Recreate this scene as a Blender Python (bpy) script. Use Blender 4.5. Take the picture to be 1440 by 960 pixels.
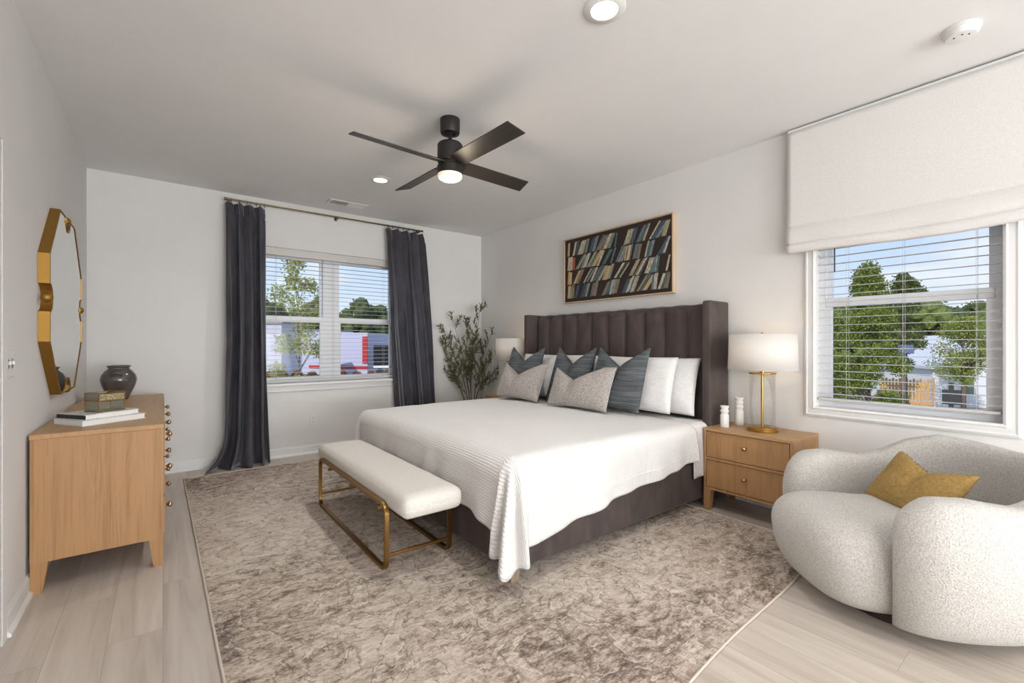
import bpy, bmesh, math, random
from math import sin, cos, pi, radians as R_, sqrt, exp, atan2
from mathutils import Vector, Matrix, noise

for o in list(bpy.data.objects): bpy.data.objects.remove(o)
SC = bpy.context.scene
COL = SC.collection
random.seed(7)

# ------------------------------------------------------------------ camera
EYE = 1.213
YAW = math.atan2(491, 635)
cd = bpy.data.cameras.new('camera'); cam = bpy.data.objects.new('camera', cd); COL.objects.link(cam)
cd.sensor_width = 36.0; cd.lens = 635 / 1440 * 36.0; cd.shift_y = 4 / 1440
cd.clip_start = .02; cd.clip_end = 400
cam.location = (0, 0, EYE); cam.rotation_euler = (pi / 2, 0, -YAW)
SC.camera = cam

# ------------------------------------------------------------------ world, sun, exposure
def make_world():
    w = bpy.data.worlds.new('sky'); SC.world = w; w.use_nodes = True
    nt = w.node_tree; nt.nodes.clear(); N = nt.nodes.new; L = nt.links.new
    tc = N('ShaderNodeTexCoord'); sp = N('ShaderNodeSeparateXYZ'); L(tc.outputs['Generated'], sp.inputs[0])
    rp = N('ShaderNodeValToRGB'); L(sp.outputs['Z'], rp.inputs[0])
    e = rp.color_ramp.elements
    e[0].position = 0.0; e[0].color = (.62, .62, .58, 1)
    e[1].position = 1.0; e[1].color = (.20, .38, .80, 1)
    for p, c in ((.012, (.86, .91, .97, 1)), (.10, (.64, .79, .98, 1)), (.32, (.38, .60, .95, 1))):
        q = e.new(p); q.color = c
    mp = N('ShaderNodeMapping'); L(tc.outputs['Generated'], mp.inputs[0]); mp.inputs['Scale'].default_value = (3, 3, 9)
    nz = N('ShaderNodeTexNoise'); L(mp.outputs[0], nz.inputs[0]); nz.inputs['Scale'].default_value = 1.6; nz.inputs['Detail'].default_value = 6
    cr = N('ShaderNodeValToRGB'); L(nz.outputs[0], cr.inputs[0])
    cr.color_ramp.elements[0].position = .52; cr.color_ramp.elements[1].position = .80
    mx = N('ShaderNodeMix'); mx.data_type = 'RGBA'; L(cr.outputs[0], mx.inputs[0]); L(rp.outputs[0], mx.inputs[6]); mx.inputs[7].default_value = (.93, .95, .98, 1)
    bg = N('ShaderNodeBackground'); L(mx.outputs[2], bg.inputs[0]); bg.inputs[1].default_value = SKY
    L(bg.outputs[0], N('ShaderNodeOutputWorld').inputs[0])
SKY = .92
make_world()
def light(name, kind, loc, energy, color=(1, 1, 1), **kw):
    d = bpy.data.lights.new(name, kind); d.energy = energy; d.color = color
    rot = kw.pop('rot', None)
    for k, v in kw.items(): setattr(d, k, v)
    o = bpy.data.objects.new(name, d); COL.objects.link(o); o.location = loc
    if rot: o.rotation_euler = rot
    return o
s = light('sun', 'SUN', (0, 0, 20), 2.9, (1, .95, .86), angle=R_(.6))
s.rotation_euler = Vector((.80, .22, -.62)).to_track_quat('-Z', 'Y').to_euler()
# added soft fill in front of the solid rear wall, behind the camera
light('rear_fill', 'AREA', (1.53, -6.40, 1.30), 450, (.93, .97, 1), shape='RECTANGLE', size=3.8, size_y=2.4, rot=(R_(126), 0, 0))
light('side_fill', 'AREA', (-.47, -2.4, 1.45), 75, (.97, .985, 1), shape='RECTANGLE', size=1.5, size_y=2.2, rot=(R_(105), 0, R_(-90)))  # second added fill along the windowless left wall, evens out the right side
VS = SC.view_settings
SC.display_settings.display_device = 'sRGB'
VS.view_transform = 'Standard'; VS.look = 'None'; VS.gamma = 1; VS.use_curve_mapping = False
VS.exposure = 0.22
CAN_W = 50; FAN_W = 3.5; LAMP_W = 15.0

# ------------------------------------------------------------------ helpers
def lin(c):
    return tuple((x / 255 / 12.92) if x / 255 <= .04045 else ((x / 255 + .055) / 1.055) ** 2.4 for x in c) + (1,)

def tag(o, label=None, cat=None, group=None, kind=None):
    if label: o['label'] = label
    if cat: o['category'] = cat
    if group: o['group'] = group
    if kind: o['kind'] = kind
    return o

def thing(name, label, cat, loc=(0, 0, 0), rz=0, group=None):
    o = bpy.data.objects.new(name, None); COL.objects.link(o); o.empty_display_size = .1
    o.location = loc; o.rotation_euler = (0, 0, rz)
    return tag(o, label, cat, group)

def obj(name, bm, mats, parent=None, smooth=False, loc=None, rot=None, keep=False):
    bmesh.ops.recalc_face_normals(bm, faces=bm.faces) if not keep else None
    me = bpy.data.meshes.new(name); bm.to_mesh(me); bm.free()
    if not isinstance(mats, (list, tuple)): mats = [mats]
    for m in mats: me.materials.append(m)
    if smooth:
        for p in me.polygons: p.use_smooth = True
        if smooth != 'all':
            me.set_sharp_from_angle(angle=R_(smooth if smooth is not True and smooth > 1 else 40))
    o = bpy.data.objects.new(name, me); COL.objects.link(o)
    if loc: o.location = loc
    if rot: o.rotation_euler = rot
    if parent: o.parent = parent
    return o

def copy_tree(o, parent=None):
    c = o.copy(); COL.objects.link(c); c.parent = parent
    for ch in list(o.children): copy_tree(ch, c)
    return c

def box(bm, x0, x1, y0, y1, z0, z1, bev=0, seg=2, mi=0):
    r = bmesh.ops.create_cube(bm, size=1, matrix=Matrix.Translation(((x0 + x1) / 2, (y0 + y1) / 2, (z0 + z1) / 2)) @ Matrix.Diagonal((x1 - x0, y1 - y0, z1 - z0, 1)))
    vs = r['verts']; fs = {f for v in vs for f in v.link_faces}
    for f in fs: f.material_index = mi
    if bev:
        es = list({e for v in vs for e in v.link_edges})
        bmesh.ops.bevel(bm, geom=es, offset=bev, segments=seg, profile=.5, affect='EDGES')
    return bm

def B(*a, **k):
    bm = bmesh.new(); return box(bm, *a, **k)

def lathe(bm, prof, c=(0, 0, 0), seg=32, mi=0, capb=True, capt=True):
    rings = []
    for r, z in prof:
        rings.append([bm.verts.new((c[0] + r * cos(2 * pi * i / seg), c[1] + r * sin(2 * pi * i / seg), c[2] + z)) for i in range(seg)])
    for a, b in zip(rings, rings[1:]):
        for i in range(seg):
            f = bm.faces.new((a[i], a[(i + 1) % seg], b[(i + 1) % seg], b[i])); f.material_index = mi
    if capb: bm.faces.new(rings[0][::-1]).material_index = mi
    if capt: bm.faces.new(rings[-1]).material_index = mi
    return bm

def tube(bm, path, r, seg=8, closed=False, mi=0, rads=None):
    P = [Vector(p) for p in path]; n = len(P); rings = []
    up = Vector((0, 0, 1))
    prevn = None
    for i, p in enumerate(P):
        a = P[(i - 1) % n] if (closed or i > 0) else P[i]
        b = P[(i + 1) % n] if (closed or i < n - 1) else P[i]
        t = (b - a).normalized()
        if prevn is None:
            prevn = t.orthogonal().normalized() if abs(t.dot(up)) > .9 else t.cross(up).normalized()
        nn = (prevn - t * prevn.dot(t))
        nn = nn.normalized() if nn.length > 1e-6 else t.orthogonal().normalized()
        prevn = nn; bn = t.cross(nn)
        rr = rads[i] if rads else r
        rings.append([bm.verts.new(p + (nn * cos(2 * pi * k / seg) + bn * sin(2 * pi * k / seg)) * rr) for k in range(seg)])
    m = n if closed else n - 1
    for i in range(m):
        a, b = rings[i], rings[(i + 1) % n]
        for k in range(seg):
            f = bm.faces.new((a[k], a[(k + 1) % seg], b[(k + 1) % seg], b[k])); f.material_index = mi
    if not closed:
        bm.faces.new(rings[0][::-1]).material_index = mi; bm.faces.new(rings[-1]).material_index = mi
    return bm

def grid(bm, nu, nv, fn, closeu=False, mi=0):
    V = [[bm.verts.new(fn(i / (nu if closeu else nu - 1), j / (nv - 1))) for j in range(nv)] for i in range(nu)]
    F = []
    for i in range(nu if closeu else nu - 1):
        for j in range(nv - 1):
            f = bm.faces.new((V[i][j], V[(i + 1) % nu][j], V[(i + 1) % nu][j + 1], V[i][j + 1])); f.material_index = mi; F.append(f)
    return V

def prism(bm, pts, axis, a, b, mi=0):
    """extrude polygon pts (2D in the other two axes) between a and b on axis"""
    def mk(p, t):
        if axis == 'x': return (t, p[0], p[1])
        if axis == 'y': return (p[0], t, p[1])
        return (p[0], p[1], t)
    A = [bm.verts.new(mk(p, a)) for p in pts]; C = [bm.verts.new(mk(p, b)) for p in pts]
    n = len(pts)
    fs = [bm.faces.new(A[::-1]), bm.faces.new(C)]
    for i in range(n): fs.append(bm.faces.new((A[i], A[(i + 1) % n], C[(i + 1) % n], C[i])))
    for f in fs: f.material_index = mi
    return fs

def gridcube(hx, hy, hz, c, n):
    bm = bmesh.new(); d = {}
    def q(t): return sin((2 * t / n - 1) * pi / 2) * .7 + (2 * t / n - 1) * .3
    def V(i, j, k):
        if (i, j, k) not in d: d[(i, j, k)] = bm.verts.new((c[0] + hx * q(i), c[1] + hy * q(j), c[2] + hz * q(k)))
        return d[(i, j, k)]
    for a in range(n):
        for b in range(n):
            for e in (0, n):
                for w in (lambda p, q_: (e, p, q_), lambda p, q_: (p, e, q_), lambda p, q_: (p, q_, e)):
                    bm.faces.new([V(*w(a, b)), V(*w(a + 1, b)), V(*w(a + 1, b + 1)), V(*w(a, b + 1))])
    return bm

def lerp(a, b, t): return a + (b - a) * t
def clamp(t, a=0., b=1.): return max(a, min(b, t))
def ss(t): t = clamp(t); return t * t * (3 - 2 * t)
def interp(tab, t):
    if t <= tab[0][0]: return tab[0][1]
    for (a, x), (b, y) in zip(tab, tab[1:]):
        if t <= b: return lerp(x, y, (t - a) / (b - a))
    return tab[-1][1]
def sgnp(v, p): return math.copysign(abs(v) ** p, v)
def fn3(x, y, z): return noise.noise(Vector((x, y, z)))

# ------------------------------------------------------------------ materials
class NT:
    def __init__(s, name):
        s.m = bpy.data.materials.new(name); s.m.use_nodes = True; s.t = s.m.node_tree; s.t.nodes.clear()
        s.out = s.n('ShaderNodeOutputMaterial'); s.b = s.n('ShaderNodeBsdfPrincipled'); s.l(s.b.outputs[0], s.out.inputs[0])
    def n(s, k, **kw):
        x = s.t.nodes.new(k)
        for a, v in kw.items(): setattr(x, a, v)
        return x
    def l(s, a, b): s.t.links.new(a, b)
    def coord(s, scale=(1, 1, 1), rot=(0, 0, 0), kind='Object'):
        tc = s.n('ShaderNodeTexCoord'); mp = s.n('ShaderNodeMapping'); s.l(tc.outputs[kind], mp.inputs[0])
        mp.inputs['Scale'].default_value = scale; mp.inputs['Rotation'].default_value = rot
        return mp.outputs[0]
    def noise(s, vec, scale, detail=4, rough=.55, dist=0):
        x = s.n('ShaderNodeTexNoise'); s.l(vec, x.inputs['Vector']); x.inputs['Scale'].default_value = scale
        x.inputs['Detail'].default_value = detail; x.inputs['Roughness'].default_value = rough; x.inputs['Distortion'].default_value = dist
        return x.outputs[0]
    def ramp(s, fac, stops, interp='LINEAR'):
        x = s.n('ShaderNodeValToRGB'); s.l(fac, x.inputs[0]); e = x.color_ramp.elements; x.color_ramp.interpolation = interp
        e[0].position = stops[0][0]; e[0].color = stops[0][1]; e[1].position = stops[-1][0]; e[1].color = stops[-1][1]
        for p, c in stops[1:-1]: q = e.new(p); q.color = c
        return x.outputs[0]
    def mix(s, fac, a, b, mode='MIX'):
        x = s.n('ShaderNodeMix', data_type='RGBA', blend_type=mode)
        for v, i in ((fac, 0), (a, 6), (b, 7)):
            if hasattr(v, 'type') or hasattr(v, 'links'): s.l(v, x.inputs[i])
            else: x.inputs[i].default_value = v
        return x.outputs[2]
    def math(s, op, a, b=0.):
        x = s.n('ShaderNodeMath', operation=op)
        for v, i in ((a, 0), (b, 1)):
            if hasattr(v, 'links'): s.l(v, x.inputs[i])
            else: x.inputs[i].default_value = v
        return x.outputs[0]
    def bump(s, h, strength=.3, dist=.01):
        x = s.n('ShaderNodeBump'); s.l(h, x.inputs['Height']); x.inputs['Strength'].default_value = strength; x.inputs['Distance'].default_value = dist
        s.l(x.outputs[0], s.b.inputs['Normal'])
    def col(s, c):
        if hasattr(c, 'links'): s.l(c, s.b.inputs['Base Color'])
        else: s.b.inputs['Base Color'].default_value = c
    def set(s, **k):
        for a, v in k.items(): s.b.inputs[a.replace('_', ' ')].default_value = v
        return s

def plain(name, rgb, rough=.5, metal=0., bumps=None, **k):
    t = NT(name); c = lin(rgb)
    v = t.coord(); n = t.noise(v, 3.0, 3)
    t.col(t.mix(n, tuple(x * .96 for x in c[:3]) + (1,), tuple(min(1, x * 1.04) for x in c[:3]) + (1,)))
    t.set(Roughness=rough, Metallic=metal, **k)
    if bumps: t.bump(t.noise(v, bumps[0], 3), bumps[1], bumps[2])
    return t.m

def wood(name, base, dark, axis, scale=1., rough=.45):
    """grain runs along axis"""
    t = NT(name); sc = [26 * scale] * 3; sc[axis] = 1.3 * scale
    v = t.coord(tuple(sc)); n1 = t.noise(v, 1.0, 6, .62, .4)
    sc2 = [5.5 * scale] * 3; sc2[axis] = .5 * scale
    v2 = t.coord(tuple(sc2)); n2 = t.noise(v2, 1.4, 2, .5, .8)
    w = t.n('ShaderNodeMath', operation='SINE'); t.l(t.math('MULTIPLY', n2, 70.), w.inputs[0])
    sc3 = [150 * scale] * 3; sc3[axis] = 3 * scale
    n3 = t.noise(t.coord(tuple(sc3)), 1.0, 3, .6)
    f = t.math('ADD', t.math('ADD', t.math('MULTIPLY', n1, .45), t.math('MULTIPLY', n3, .40)), t.math('ADD', t.math('MULTIPLY', w.outputs[0], .022), .06))
    t.col(t.ramp(f, [(.30, lin(dark)), (.5, lin(base)), (.72, lin([min(255, c * 1.06) for c in base]))]))
    t.set(Roughness=rough, Specular_IOR_Level=.35); t.bump(n1, .12, .002)
    return t.m

M = {}
M['wall'] = plain('wall_paint', (226, 224, 222), .85, bumps=(220, .05, .002))
M['ceil'] = plain('ceiling_paint', (232, 231, 230), .9, bumps=(160, .06, .002))
M['trim'] = plain('white_trim', (228, 227, 226), .4)
M['vinyl'] = plain('window_vinyl', (236, 238, 242), .35)
M['blind'] = plain('blind_slat', (206, 202, 197), .4)
M['cord'] = plain('blind_cord', (200, 200, 200), .7)
M['oak'] = wood('oak_vertical', (176, 135, 93), (150, 110, 72), 2)
M['oakx'] = wood('oak_across', (184, 146, 104), (160, 121, 82), 1)
M['oakleg'] = wood('oak_leg', (172, 131, 89), (146, 106, 68), 2)
M['bedleg'] = wood('bed_leg_wood', (150, 132, 112), (120, 104, 88), 2)
M['framewood'] = wood('pale_frame_wood', (205, 180, 150), (180, 154, 122), 2)
M['brass'] = plain('aged_brass', (186, 146, 76), .28, 1.0)
M['gold'] = plain('gold_leaf', (166, 128, 64), .52, 1.0, bumps=(60, .15, .003))
M['antique'] = plain('antique_gold', (150, 116, 64), .32, 1.0)
M['knob'] = plain('knob_metal', (190, 166, 124), .28, 1.0)
M['rodm'] = plain('rod_brass', (120, 104, 74), .35, 1.0)
M['black'] = plain('matte_black_metal', (44, 40, 38), .42, .3)
M['blade'] = wood('fan_blade_black', (58, 52, 48), (42, 38, 36), 0, 1, .42)
M['mirror'] = plain('mirror_silver', (215, 220, 215), .015, 1.0)
M['ceramic'] = plain('white_ceramic', (236, 234, 230), .45)
M['vase'] = (lambda t: (t.col(t.ramp(t.noise(t.coord((1, 1, .4)), 9, 5), [(.3, lin((62, 57, 56))), (.6, lin((92, 86, 83))), (.8, lin((118, 110, 105)))])), t.set(Roughness=.14, Coat_Weight=.4), t.m)[-1])(NT('dark_glazed_clay'))
M['plastic'] = plain('white_plastic', (226, 226, 224), .4)
M['darkslot'] = plain('dark_slot', (52, 52, 52), .6)
M['paper'] = plain('book_pages', (236, 234, 230), .7)
M['bookblack'] = plain('book_black', (30, 30, 34), .5)
M['bookwhite'] = plain('book_white', (228, 228, 230), .5)

def emis(name, rgb, st):
    t = NT(name); t.col((.8, .8, .8, 1)); t.b.inputs['Emission Color'].default_value = lin(rgb); t.b.inputs['Emission Strength'].default_value = st
    return t.m
M['canlight'] = emis('can_light_lens', (255, 247, 232), 4.0)
M['fanlight'] = emis('fan_light_glass', (255, 226, 170), .40)
M['bulb'] = emis('lamp_bulb', (255, 214, 150), 6.0)

def glass(name, tint=(.98, .99, 1), refl=.06, fk=.6):
    t = NT(name); t.t.nodes.remove(t.b)
    tr = t.n('ShaderNodeBsdfTransparent'); tr.inputs[0].default_value = (*tint, 1)
    gl = t.n('ShaderNodeBsdfGlossy'); gl.inputs['Roughness'].default_value = .02
    fr = t.n('ShaderNodeLayerWeight'); fr.inputs[0].default_value = .25
    f = t.math('ADD', t.math('MULTIPLY', fr.outputs['Fresnel'], fk), refl)
    mx = t.n('ShaderNodeMixShader'); t.l(f, mx.inputs[0]); t.l(tr.outputs[0], mx.inputs[1]); t.l(gl.outputs[0], mx.inputs[2])
    t.l(mx.outputs[0], t.out.inputs[0]); return t.m
M['pane'] = glass('window_glass', (.99, .99, 1), .0, .3)
M['lampglass'] = glass('clear_glass', (.985, .99, .985), .0, .2)
M['smoky'] = glass('antique_box_glass', (.86, .87, .80), .10)

def m_floor():
    t = NT('plank_floor'); tc = t.n('ShaderNodeTexCoord'); mp = t.n('ShaderNodeMapping'); t.l(tc.outputs['Object'], mp.inputs[0])
    mp.inputs['Rotation'].default_value = (0, 0, pi / 2)
    br = t.n('ShaderNodeTexBrick'); t.l(mp.outputs[0], br.inputs[0])
    br.inputs['Scale'].default_value = 1; br.inputs['Brick Width'].default_value = 1.22; br.inputs['Row Height'].default_value = .18
    br.inputs['Mortar Size'].default_value = .0012; br.inputs['Mortar Smooth'].default_value = .2; br.offset = .37
    br.inputs['Color1'].default_value = (0, 0, 0, 1); br.inputs['Color2'].default_value = (1, 1, 1, 1); br.inputs['Mortar'].default_value = (.5, .5, .5, 1)
    # per plank offset
    vo = t.n('ShaderNodeVectorMath', operation='MULTIPLY'); t.l(br.outputs['Color'], vo.inputs[0]); vo.inputs[1].default_value = (7, 7, 7)
    va = t.n('ShaderNodeVectorMath', operation='ADD'); t.l(tc.outputs['Object'], va.inputs[0]); t.l(vo.outputs[0], va.inputs[1])
    m2 = t.n('ShaderNodeMapping'); t.l(va.outputs[0], m2.inputs[0]); m2.inputs['Scale'].default_value = (16, 1.1, 1)
    n1 = t.noise(m2.outputs[0], 1, 7, .6, .6)
    m3 = t.n('ShaderNodeMapping'); t.l(va.outputs[0], m3.inputs[0]); m3.inputs['Scale'].default_value = (5, .7, 1)
    n2 = t.noise(m3.outputs[0], 1.3, 3, .5, 1.5)
    c = t.ramp(n1, [(.3, lin((176, 163, 150))), (.5, lin((202, 190, 178))), (.7, lin((216, 206, 195)))])
    c = t.mix(t.math('MULTIPLY', n2, .5), c, lin((184, 174, 166)))
    g = t.ramp(br.outputs['Color'], [(0, (.93, .93, .93, 1)), (1, (1.0, 1.0, 1.0, 1))])
    c = t.mix(1.0, c, g, 'MULTIPLY')
    c = t.mix(t.math('MULTIPLY', br.outputs['Fac'], .45), c, lin((100, 90, 82)))
    t.col(c); t.set(Roughness=.42, Specular_IOR_Level=.4); t.bump(n1, .05, .002); return t.m
M['floor'] = m_floor()

def m_rug():
    t = NT('distressed_rug')
    v = t.coord((1, 1, 1)); st = t.coord((4.0, 9, 1)); fine = t.coord((50, 120, 1))
    big = t.noise(v, .8, 2, .5, .3); mid = t.noise(st, 2.2, 9, .80, .3); fi = t.noise(fine, 1.7, 4, .8)
    pat = t.noise(t.coord((1, 1.3, 1)), 10.0, 8, .8, .4); m2 = t.noise(t.coord((15, 42, 1)), 1.6, 5, .8)
    f = t.math('ADD', t.math('ADD', t.math('MULTIPLY', big, .36), t.math('MULTIPLY', mid, .34)), t.math('ADD', t.math('MULTIPLY', fi, .20), t.math('MULTIPLY', pat, .46)))
    f = t.math('MULTIPLY', t.math('ADD', f, t.math('MULTIPLY', m2, .38)), .575)
    c = t.ramp(f, [(.408, lin((84, 73, 67))), (.448, lin((132, 117, 107))), (.480, lin((182, 167, 153))), (.52, lin((210, 197, 184))), (.58, lin((230, 220, 209)))])
    w = t.ramp(t.noise(v, 1.6, 3), [(.50, (0, 0, 0, 1)), (.70, (1, 1, 1, 1))])
    c = t.mix(t.math('MULTIPLY', w, .22), c, lin((160, 132, 106)))
    # faded traditional ornament: worn scrolls, broken up by the wear
    vo = t.n('ShaderNodeTexVoronoi'); t.l(t.coord((1.5, 1.5, 1)), vo.inputs[0]); vo.inputs['Scale'].default_value = 1.5; vo.inputs['Randomness'].default_value = .5
    d = t.math('ADD', vo.outputs['Distance'], t.math('MULTIPLY', t.noise(v, 5.0, 3, .6, 1.5), .55))
    for ph, colr, k, src in ((0., (228, 218, 206), .75, mid), (1.5, (92, 78, 70), .80, m2)):
        sn = t.n('ShaderNodeMath', operation='SINE'); t.l(t.math('ADD', t.math('MULTIPLY', d, 40.), ph), sn.inputs[0])
        ln = t.ramp(sn.outputs[0], [(.80, (0, 0, 0, 1)), (1.0, (1, 1, 1, 1))])
        brk = t.ramp(src, [(.44, (0, 0, 0, 1)), (.56, (1, 1, 1, 1))])
        c = t.mix(t.math('MULTIPLY', t.math('MULTIPLY', ln, brk), k), c, lin(colr))
    wv = t.n('ShaderNodeTexWave'); wv.bands_direction = 'Y'; t.l(t.coord((1, 1, 1)), wv.inputs[0]); wv.inputs['Scale'].default_value = 30; wv.inputs['Distortion'].default_value = 3; wv.inputs['Detail'].default_value = 3
    c = t.mix(t.math('MULTIPLY', wv.outputs[1], .12), c, lin((120, 108, 99)))
    t.col(c); t.set(Roughness=.95, Specular_IOR_Level=.1); t.bump(t.math('ADD', fi, t.math('MULTIPLY', wv.outputs[1], .4)), .5, .004); return t.m
M['rug'] = m_rug()
M['rugedge'] = plain('rug_binding', (206, 194, 180), .9, bumps=(300, .4, .003))

def m_velvet(name, a, b, sheen=.6):
    t = NT(name); v = t.coord((1, 1, .35)); n = t.noise(v, 9, 5, .6, .6)
    t.col(t.ramp(n, [(.3, lin(a)), (.7, lin(b))])); t.set(Roughness=.75, Specular_IOR_Level=.2, Sheen_Weight=sheen, Sheen_Roughness=.28)
    t.b.inputs['Sheen Tint'].default_value = (.75, .78, .85, 1)
    t.bump(t.noise(t.coord(), 400, 2), .15, .002); return t.m
M['curtain'] = m_velvet('slate_velvet', (62, 61, 66), (86, 85, 91), .9)
M['bedvelvet'] = m_velvet('charcoal_brown_velvet', (72, 63, 61), (92, 82, 80), .45)

def m_duvet(name, c1, c2, axis_mix=True):
    t = NT(name); tc = t.n('ShaderNodeTexCoord')
    uv = t.n('ShaderNodeMapping'); t.l(tc.outputs['UV'], uv.inputs[0])
    w = t.n('ShaderNodeTexWave'); w.bands_direction = 'X'; t.l(uv.outputs[0], w.inputs[0]); w.inputs['Scale'].default_value = 22; w.inputs['Distortion'].default_value = 3.0; w.inputs['Detail'].default_value = 3; w.inputs['Detail Scale'].default_value = 3
    n = t.noise(t.coord(), 60, 4); h = t.math('ADD', t.math('MULTIPLY', w.outputs[1], .8), t.math('MULTIPLY', n, .5))
    t.col(t.mix(t.noise(t.coord(), 2.5, 3), lin(c1), lin(c2))); t.set(Roughness=.9, Specular_IOR_Level=.15, Sheen_Weight=.15)
    t.bump(h, .6, .007); return t.m
M['duvet'] = m_duvet('white_crinkle_cotton', (230, 227, 224), (236, 234, 232))

def fabric(name, cols, scale=(1, 1, 1), ns=120, detail=3, bs=.4, bd=.003, rough=.92):
    t = NT(name); v = t.coord(scale); n = t.noise(v, ns, detail, .65)
    k = len(cols) - 1
    t.col(t.ramp(n, [(.34 + .32 * i / k, lin(c)) for i, c in enumerate(cols)])); t.set(Roughness=rough, Specular_IOR_Level=.12, Sheen_Weight=.1)
    t.bump(n, bs, bd); return t.m
M['linenwhite'] = fabric('white_linen', [(222, 219, 217), (232, 230, 228)], ns=50, bs=.25)
M['sham'] = fabric('white_pillow_cotton', [(224, 221, 219), (234, 232, 231)], (1, 1, 3), 30, bs=.3)
M['tweed'] = fabric('grey_tweed', [(128, 118, 112), (168, 160, 154), (212, 206, 200)], ns=170, bs=.6)
M['cushion_back'] = fabric('cushion_backing', [(206, 200, 194), (222, 218, 212)], ns=90)
M['benchlinen'] = fabric('oatmeal_linen', [(208, 202, 194), (222, 216, 209), (232, 228, 222)], (1, 1, 1), 240, 3, .4, .0025)
M['boucle'] = fabric('boucle', [(186, 181, 175), (211, 207, 201), (226, 223, 218)], ns=170, detail=3, bs=1.0, bd=.007)
M['shade_cloth'] = fabric('shade_linen', [(224, 221, 218), (234, 232, 229)], (1, 1, 1), 160, 3, .25, .002)

def m_mustard():
    t = NT('mustard_linen'); n = t.noise(t.coord((1, 1, 1)), 70, 5, .7); n2 = t.noise(t.coord((60, 60, 400)), 1, 3)
    f = t.math('ADD', t.math('MULTIPLY', n, .5), t.math('MULTIPLY', n2, .5))
    t.col(t.ramp(f, [(.35, lin((142, 113, 64))), (.6, lin((176, 146, 92)))])); t.set(Roughness=.9, Specular_IOR_Level=.1); t.bump(f, .3, .003); return t.m
M['mustard'] = m_mustard()

def m_stripe():
    t = NT('slate_stripe_fabric'); tc = t.n('ShaderNodeTexCoord'); sp = t.n('ShaderNodeSeparateXYZ'); t.l(tc.outputs['Object'], sp.inputs[0])
    n = t.noise(t.coord((.5, .5, 22)), 1.4, 3, .7); n2 = t.noise(t.coord((300, 300, 120)), 1, 2)
    c = t.ramp(n, [(.38, lin((50, 53, 55))), (.44, lin((92, 96, 99))), (.50, lin((62, 66, 69))), (.55, lin((110, 114, 117))), (.62, lin((74, 79, 82)))])
    c = t.mix(t.math('MULTIPLY', n2, .35), c, lin((118, 122, 124)))
    t.col(c); t.set(Roughness=.9, Specular_IOR_Level=.1); t.bump(n2, .3, .002); return t.m
M['stripe'] = m_stripe()

def m_shade():
    t = NT('lampshade_fabric'); t.t.nodes.remove(t.b)
    d = t.n('ShaderNodeBsdfDiffuse'); d.inputs[0].default_value = lin((240, 238, 235))
    tl = t.n('ShaderNodeBsdfTranslucent'); tl.inputs[0].default_value = lin((250, 244, 236))
    mx = t.n('ShaderNodeMixShader'); mx.inputs[0].default_value = .35; t.l(d.outputs[0], mx.inputs[1]); t.l(tl.outputs[0], mx.inputs[2])
    t.l(mx.outputs[0], t.out.inputs[0]); return t.m
M['lampshade'] = m_shade()

# ------------------------------------------------------------------ room
LW, RW, BW, FW, CH = -.522, 3.58, 5.345, -6.6, 2.74
T = .20
obj('floor', B(LW - T, RW + T, FW - T, BW + T, -.12, 0), M['floor'])['kind'] = 'structure'
obj('ceiling', B(LW - T, RW + T, FW - T, BW + T, CH, CH + .15), M['ceil'])['kind'] = 'structure'
# window openings
W1 = dict(a=.80, b=2.32, z0=.79, z1=2.25)      # back wall
W2 = dict(a=.305, b=1.185, z0=.785, z1=2.28)   # right wall
bm = bmesh.new()
box(bm, LW - T, W1['a'], BW, BW + T, 0, CH); box(bm, W1['b'], RW + T, BW, BW + T, 0, CH)
box(bm, W1['a'], W1['b'], BW, BW + T, 0, W1['z0']); box(bm, W1['a'], W1['b'], BW, BW + T, W1['z1'], CH)
obj('wall_back', bm, M['wall'])['kind'] = 'structure'
bm = bmesh.new()
box(bm, RW, RW + T, FW, W2['a'], 0, CH); box(bm, RW, RW + T, W2['b'], BW, 0, CH)
box(bm, RW, RW + T, W2['a'], W2['b'], 0, W2['z0']); box(bm, RW, RW + T, W2['a'], W2['b'], W2['z1'], CH)
obj('wall_right', bm, M['wall'])['kind'] = 'structure'
obj('wall_left', B(LW - T, LW, FW, BW, 0, CH), M['wall'])['kind'] = 'structure'
obj('wall_rear', B(LW - T, RW + T, FW - T, FW, 0, CH), M['wall'])['kind'] = 'structure'

def skirting(name, pts, axis, a, b):
    bm = bmesh.new(); prism(bm, pts, axis, a, b); o = obj(name, bm, M['trim']); o['kind'] = 'structure'
def prof(s, base): return [(base, 0), (base + s * .026, 0), (base + s * .026, .012), (base + s * .014, .026), (base + s * .014, .085), (base + s * .008, .098), (base, .10)]
skirting('baseboard_back', prof(-1, BW), 'x', LW, RW)
skirting('baseboard_left', prof(1, LW), 'y', FW, 2.0) if False else None
bm = bmesh.new()
prism(bm, prof(-1, RW), 'y', FW, BW); obj('baseboard_right', bm, M['trim'])['kind'] = 'structure'
bm = bmesh.new()
prism(bm, prof(1, LW), 'y', 2.75, BW); obj('baseboard_left', bm, M['trim'])['kind'] = 'structure'

# door on left wall near camera (only the edge of its casing shows)
bm = bmesh.new()
d = bmesh.new(); box(d, LW + .001, LW + .012, 1.87, 2.68, .01, 2.03, .002)
for z0, z1 in ((.22, .95), (1.12, 1.9)):
    for y0, y1 in ((1.98, 2.24), (2.31, 2.57)): box(d, LW + .012, LW + .018, y0, y1, z0, z1, .003)
dr = obj('door_1', d, M['trim']); dr['kind'] = 'structure'
for y0, y1, z0, z1 in ((2.682, 2.747, 0, 2.095), (1.80, 1.868, 0, 2.095), (1.868, 2.682, 2.032, 2.095)): box(bm, LW + .001, LW + .014, y0, y1, z0, z1, .003)
obj('door_casing', bm, M['wall'], dr)

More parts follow.
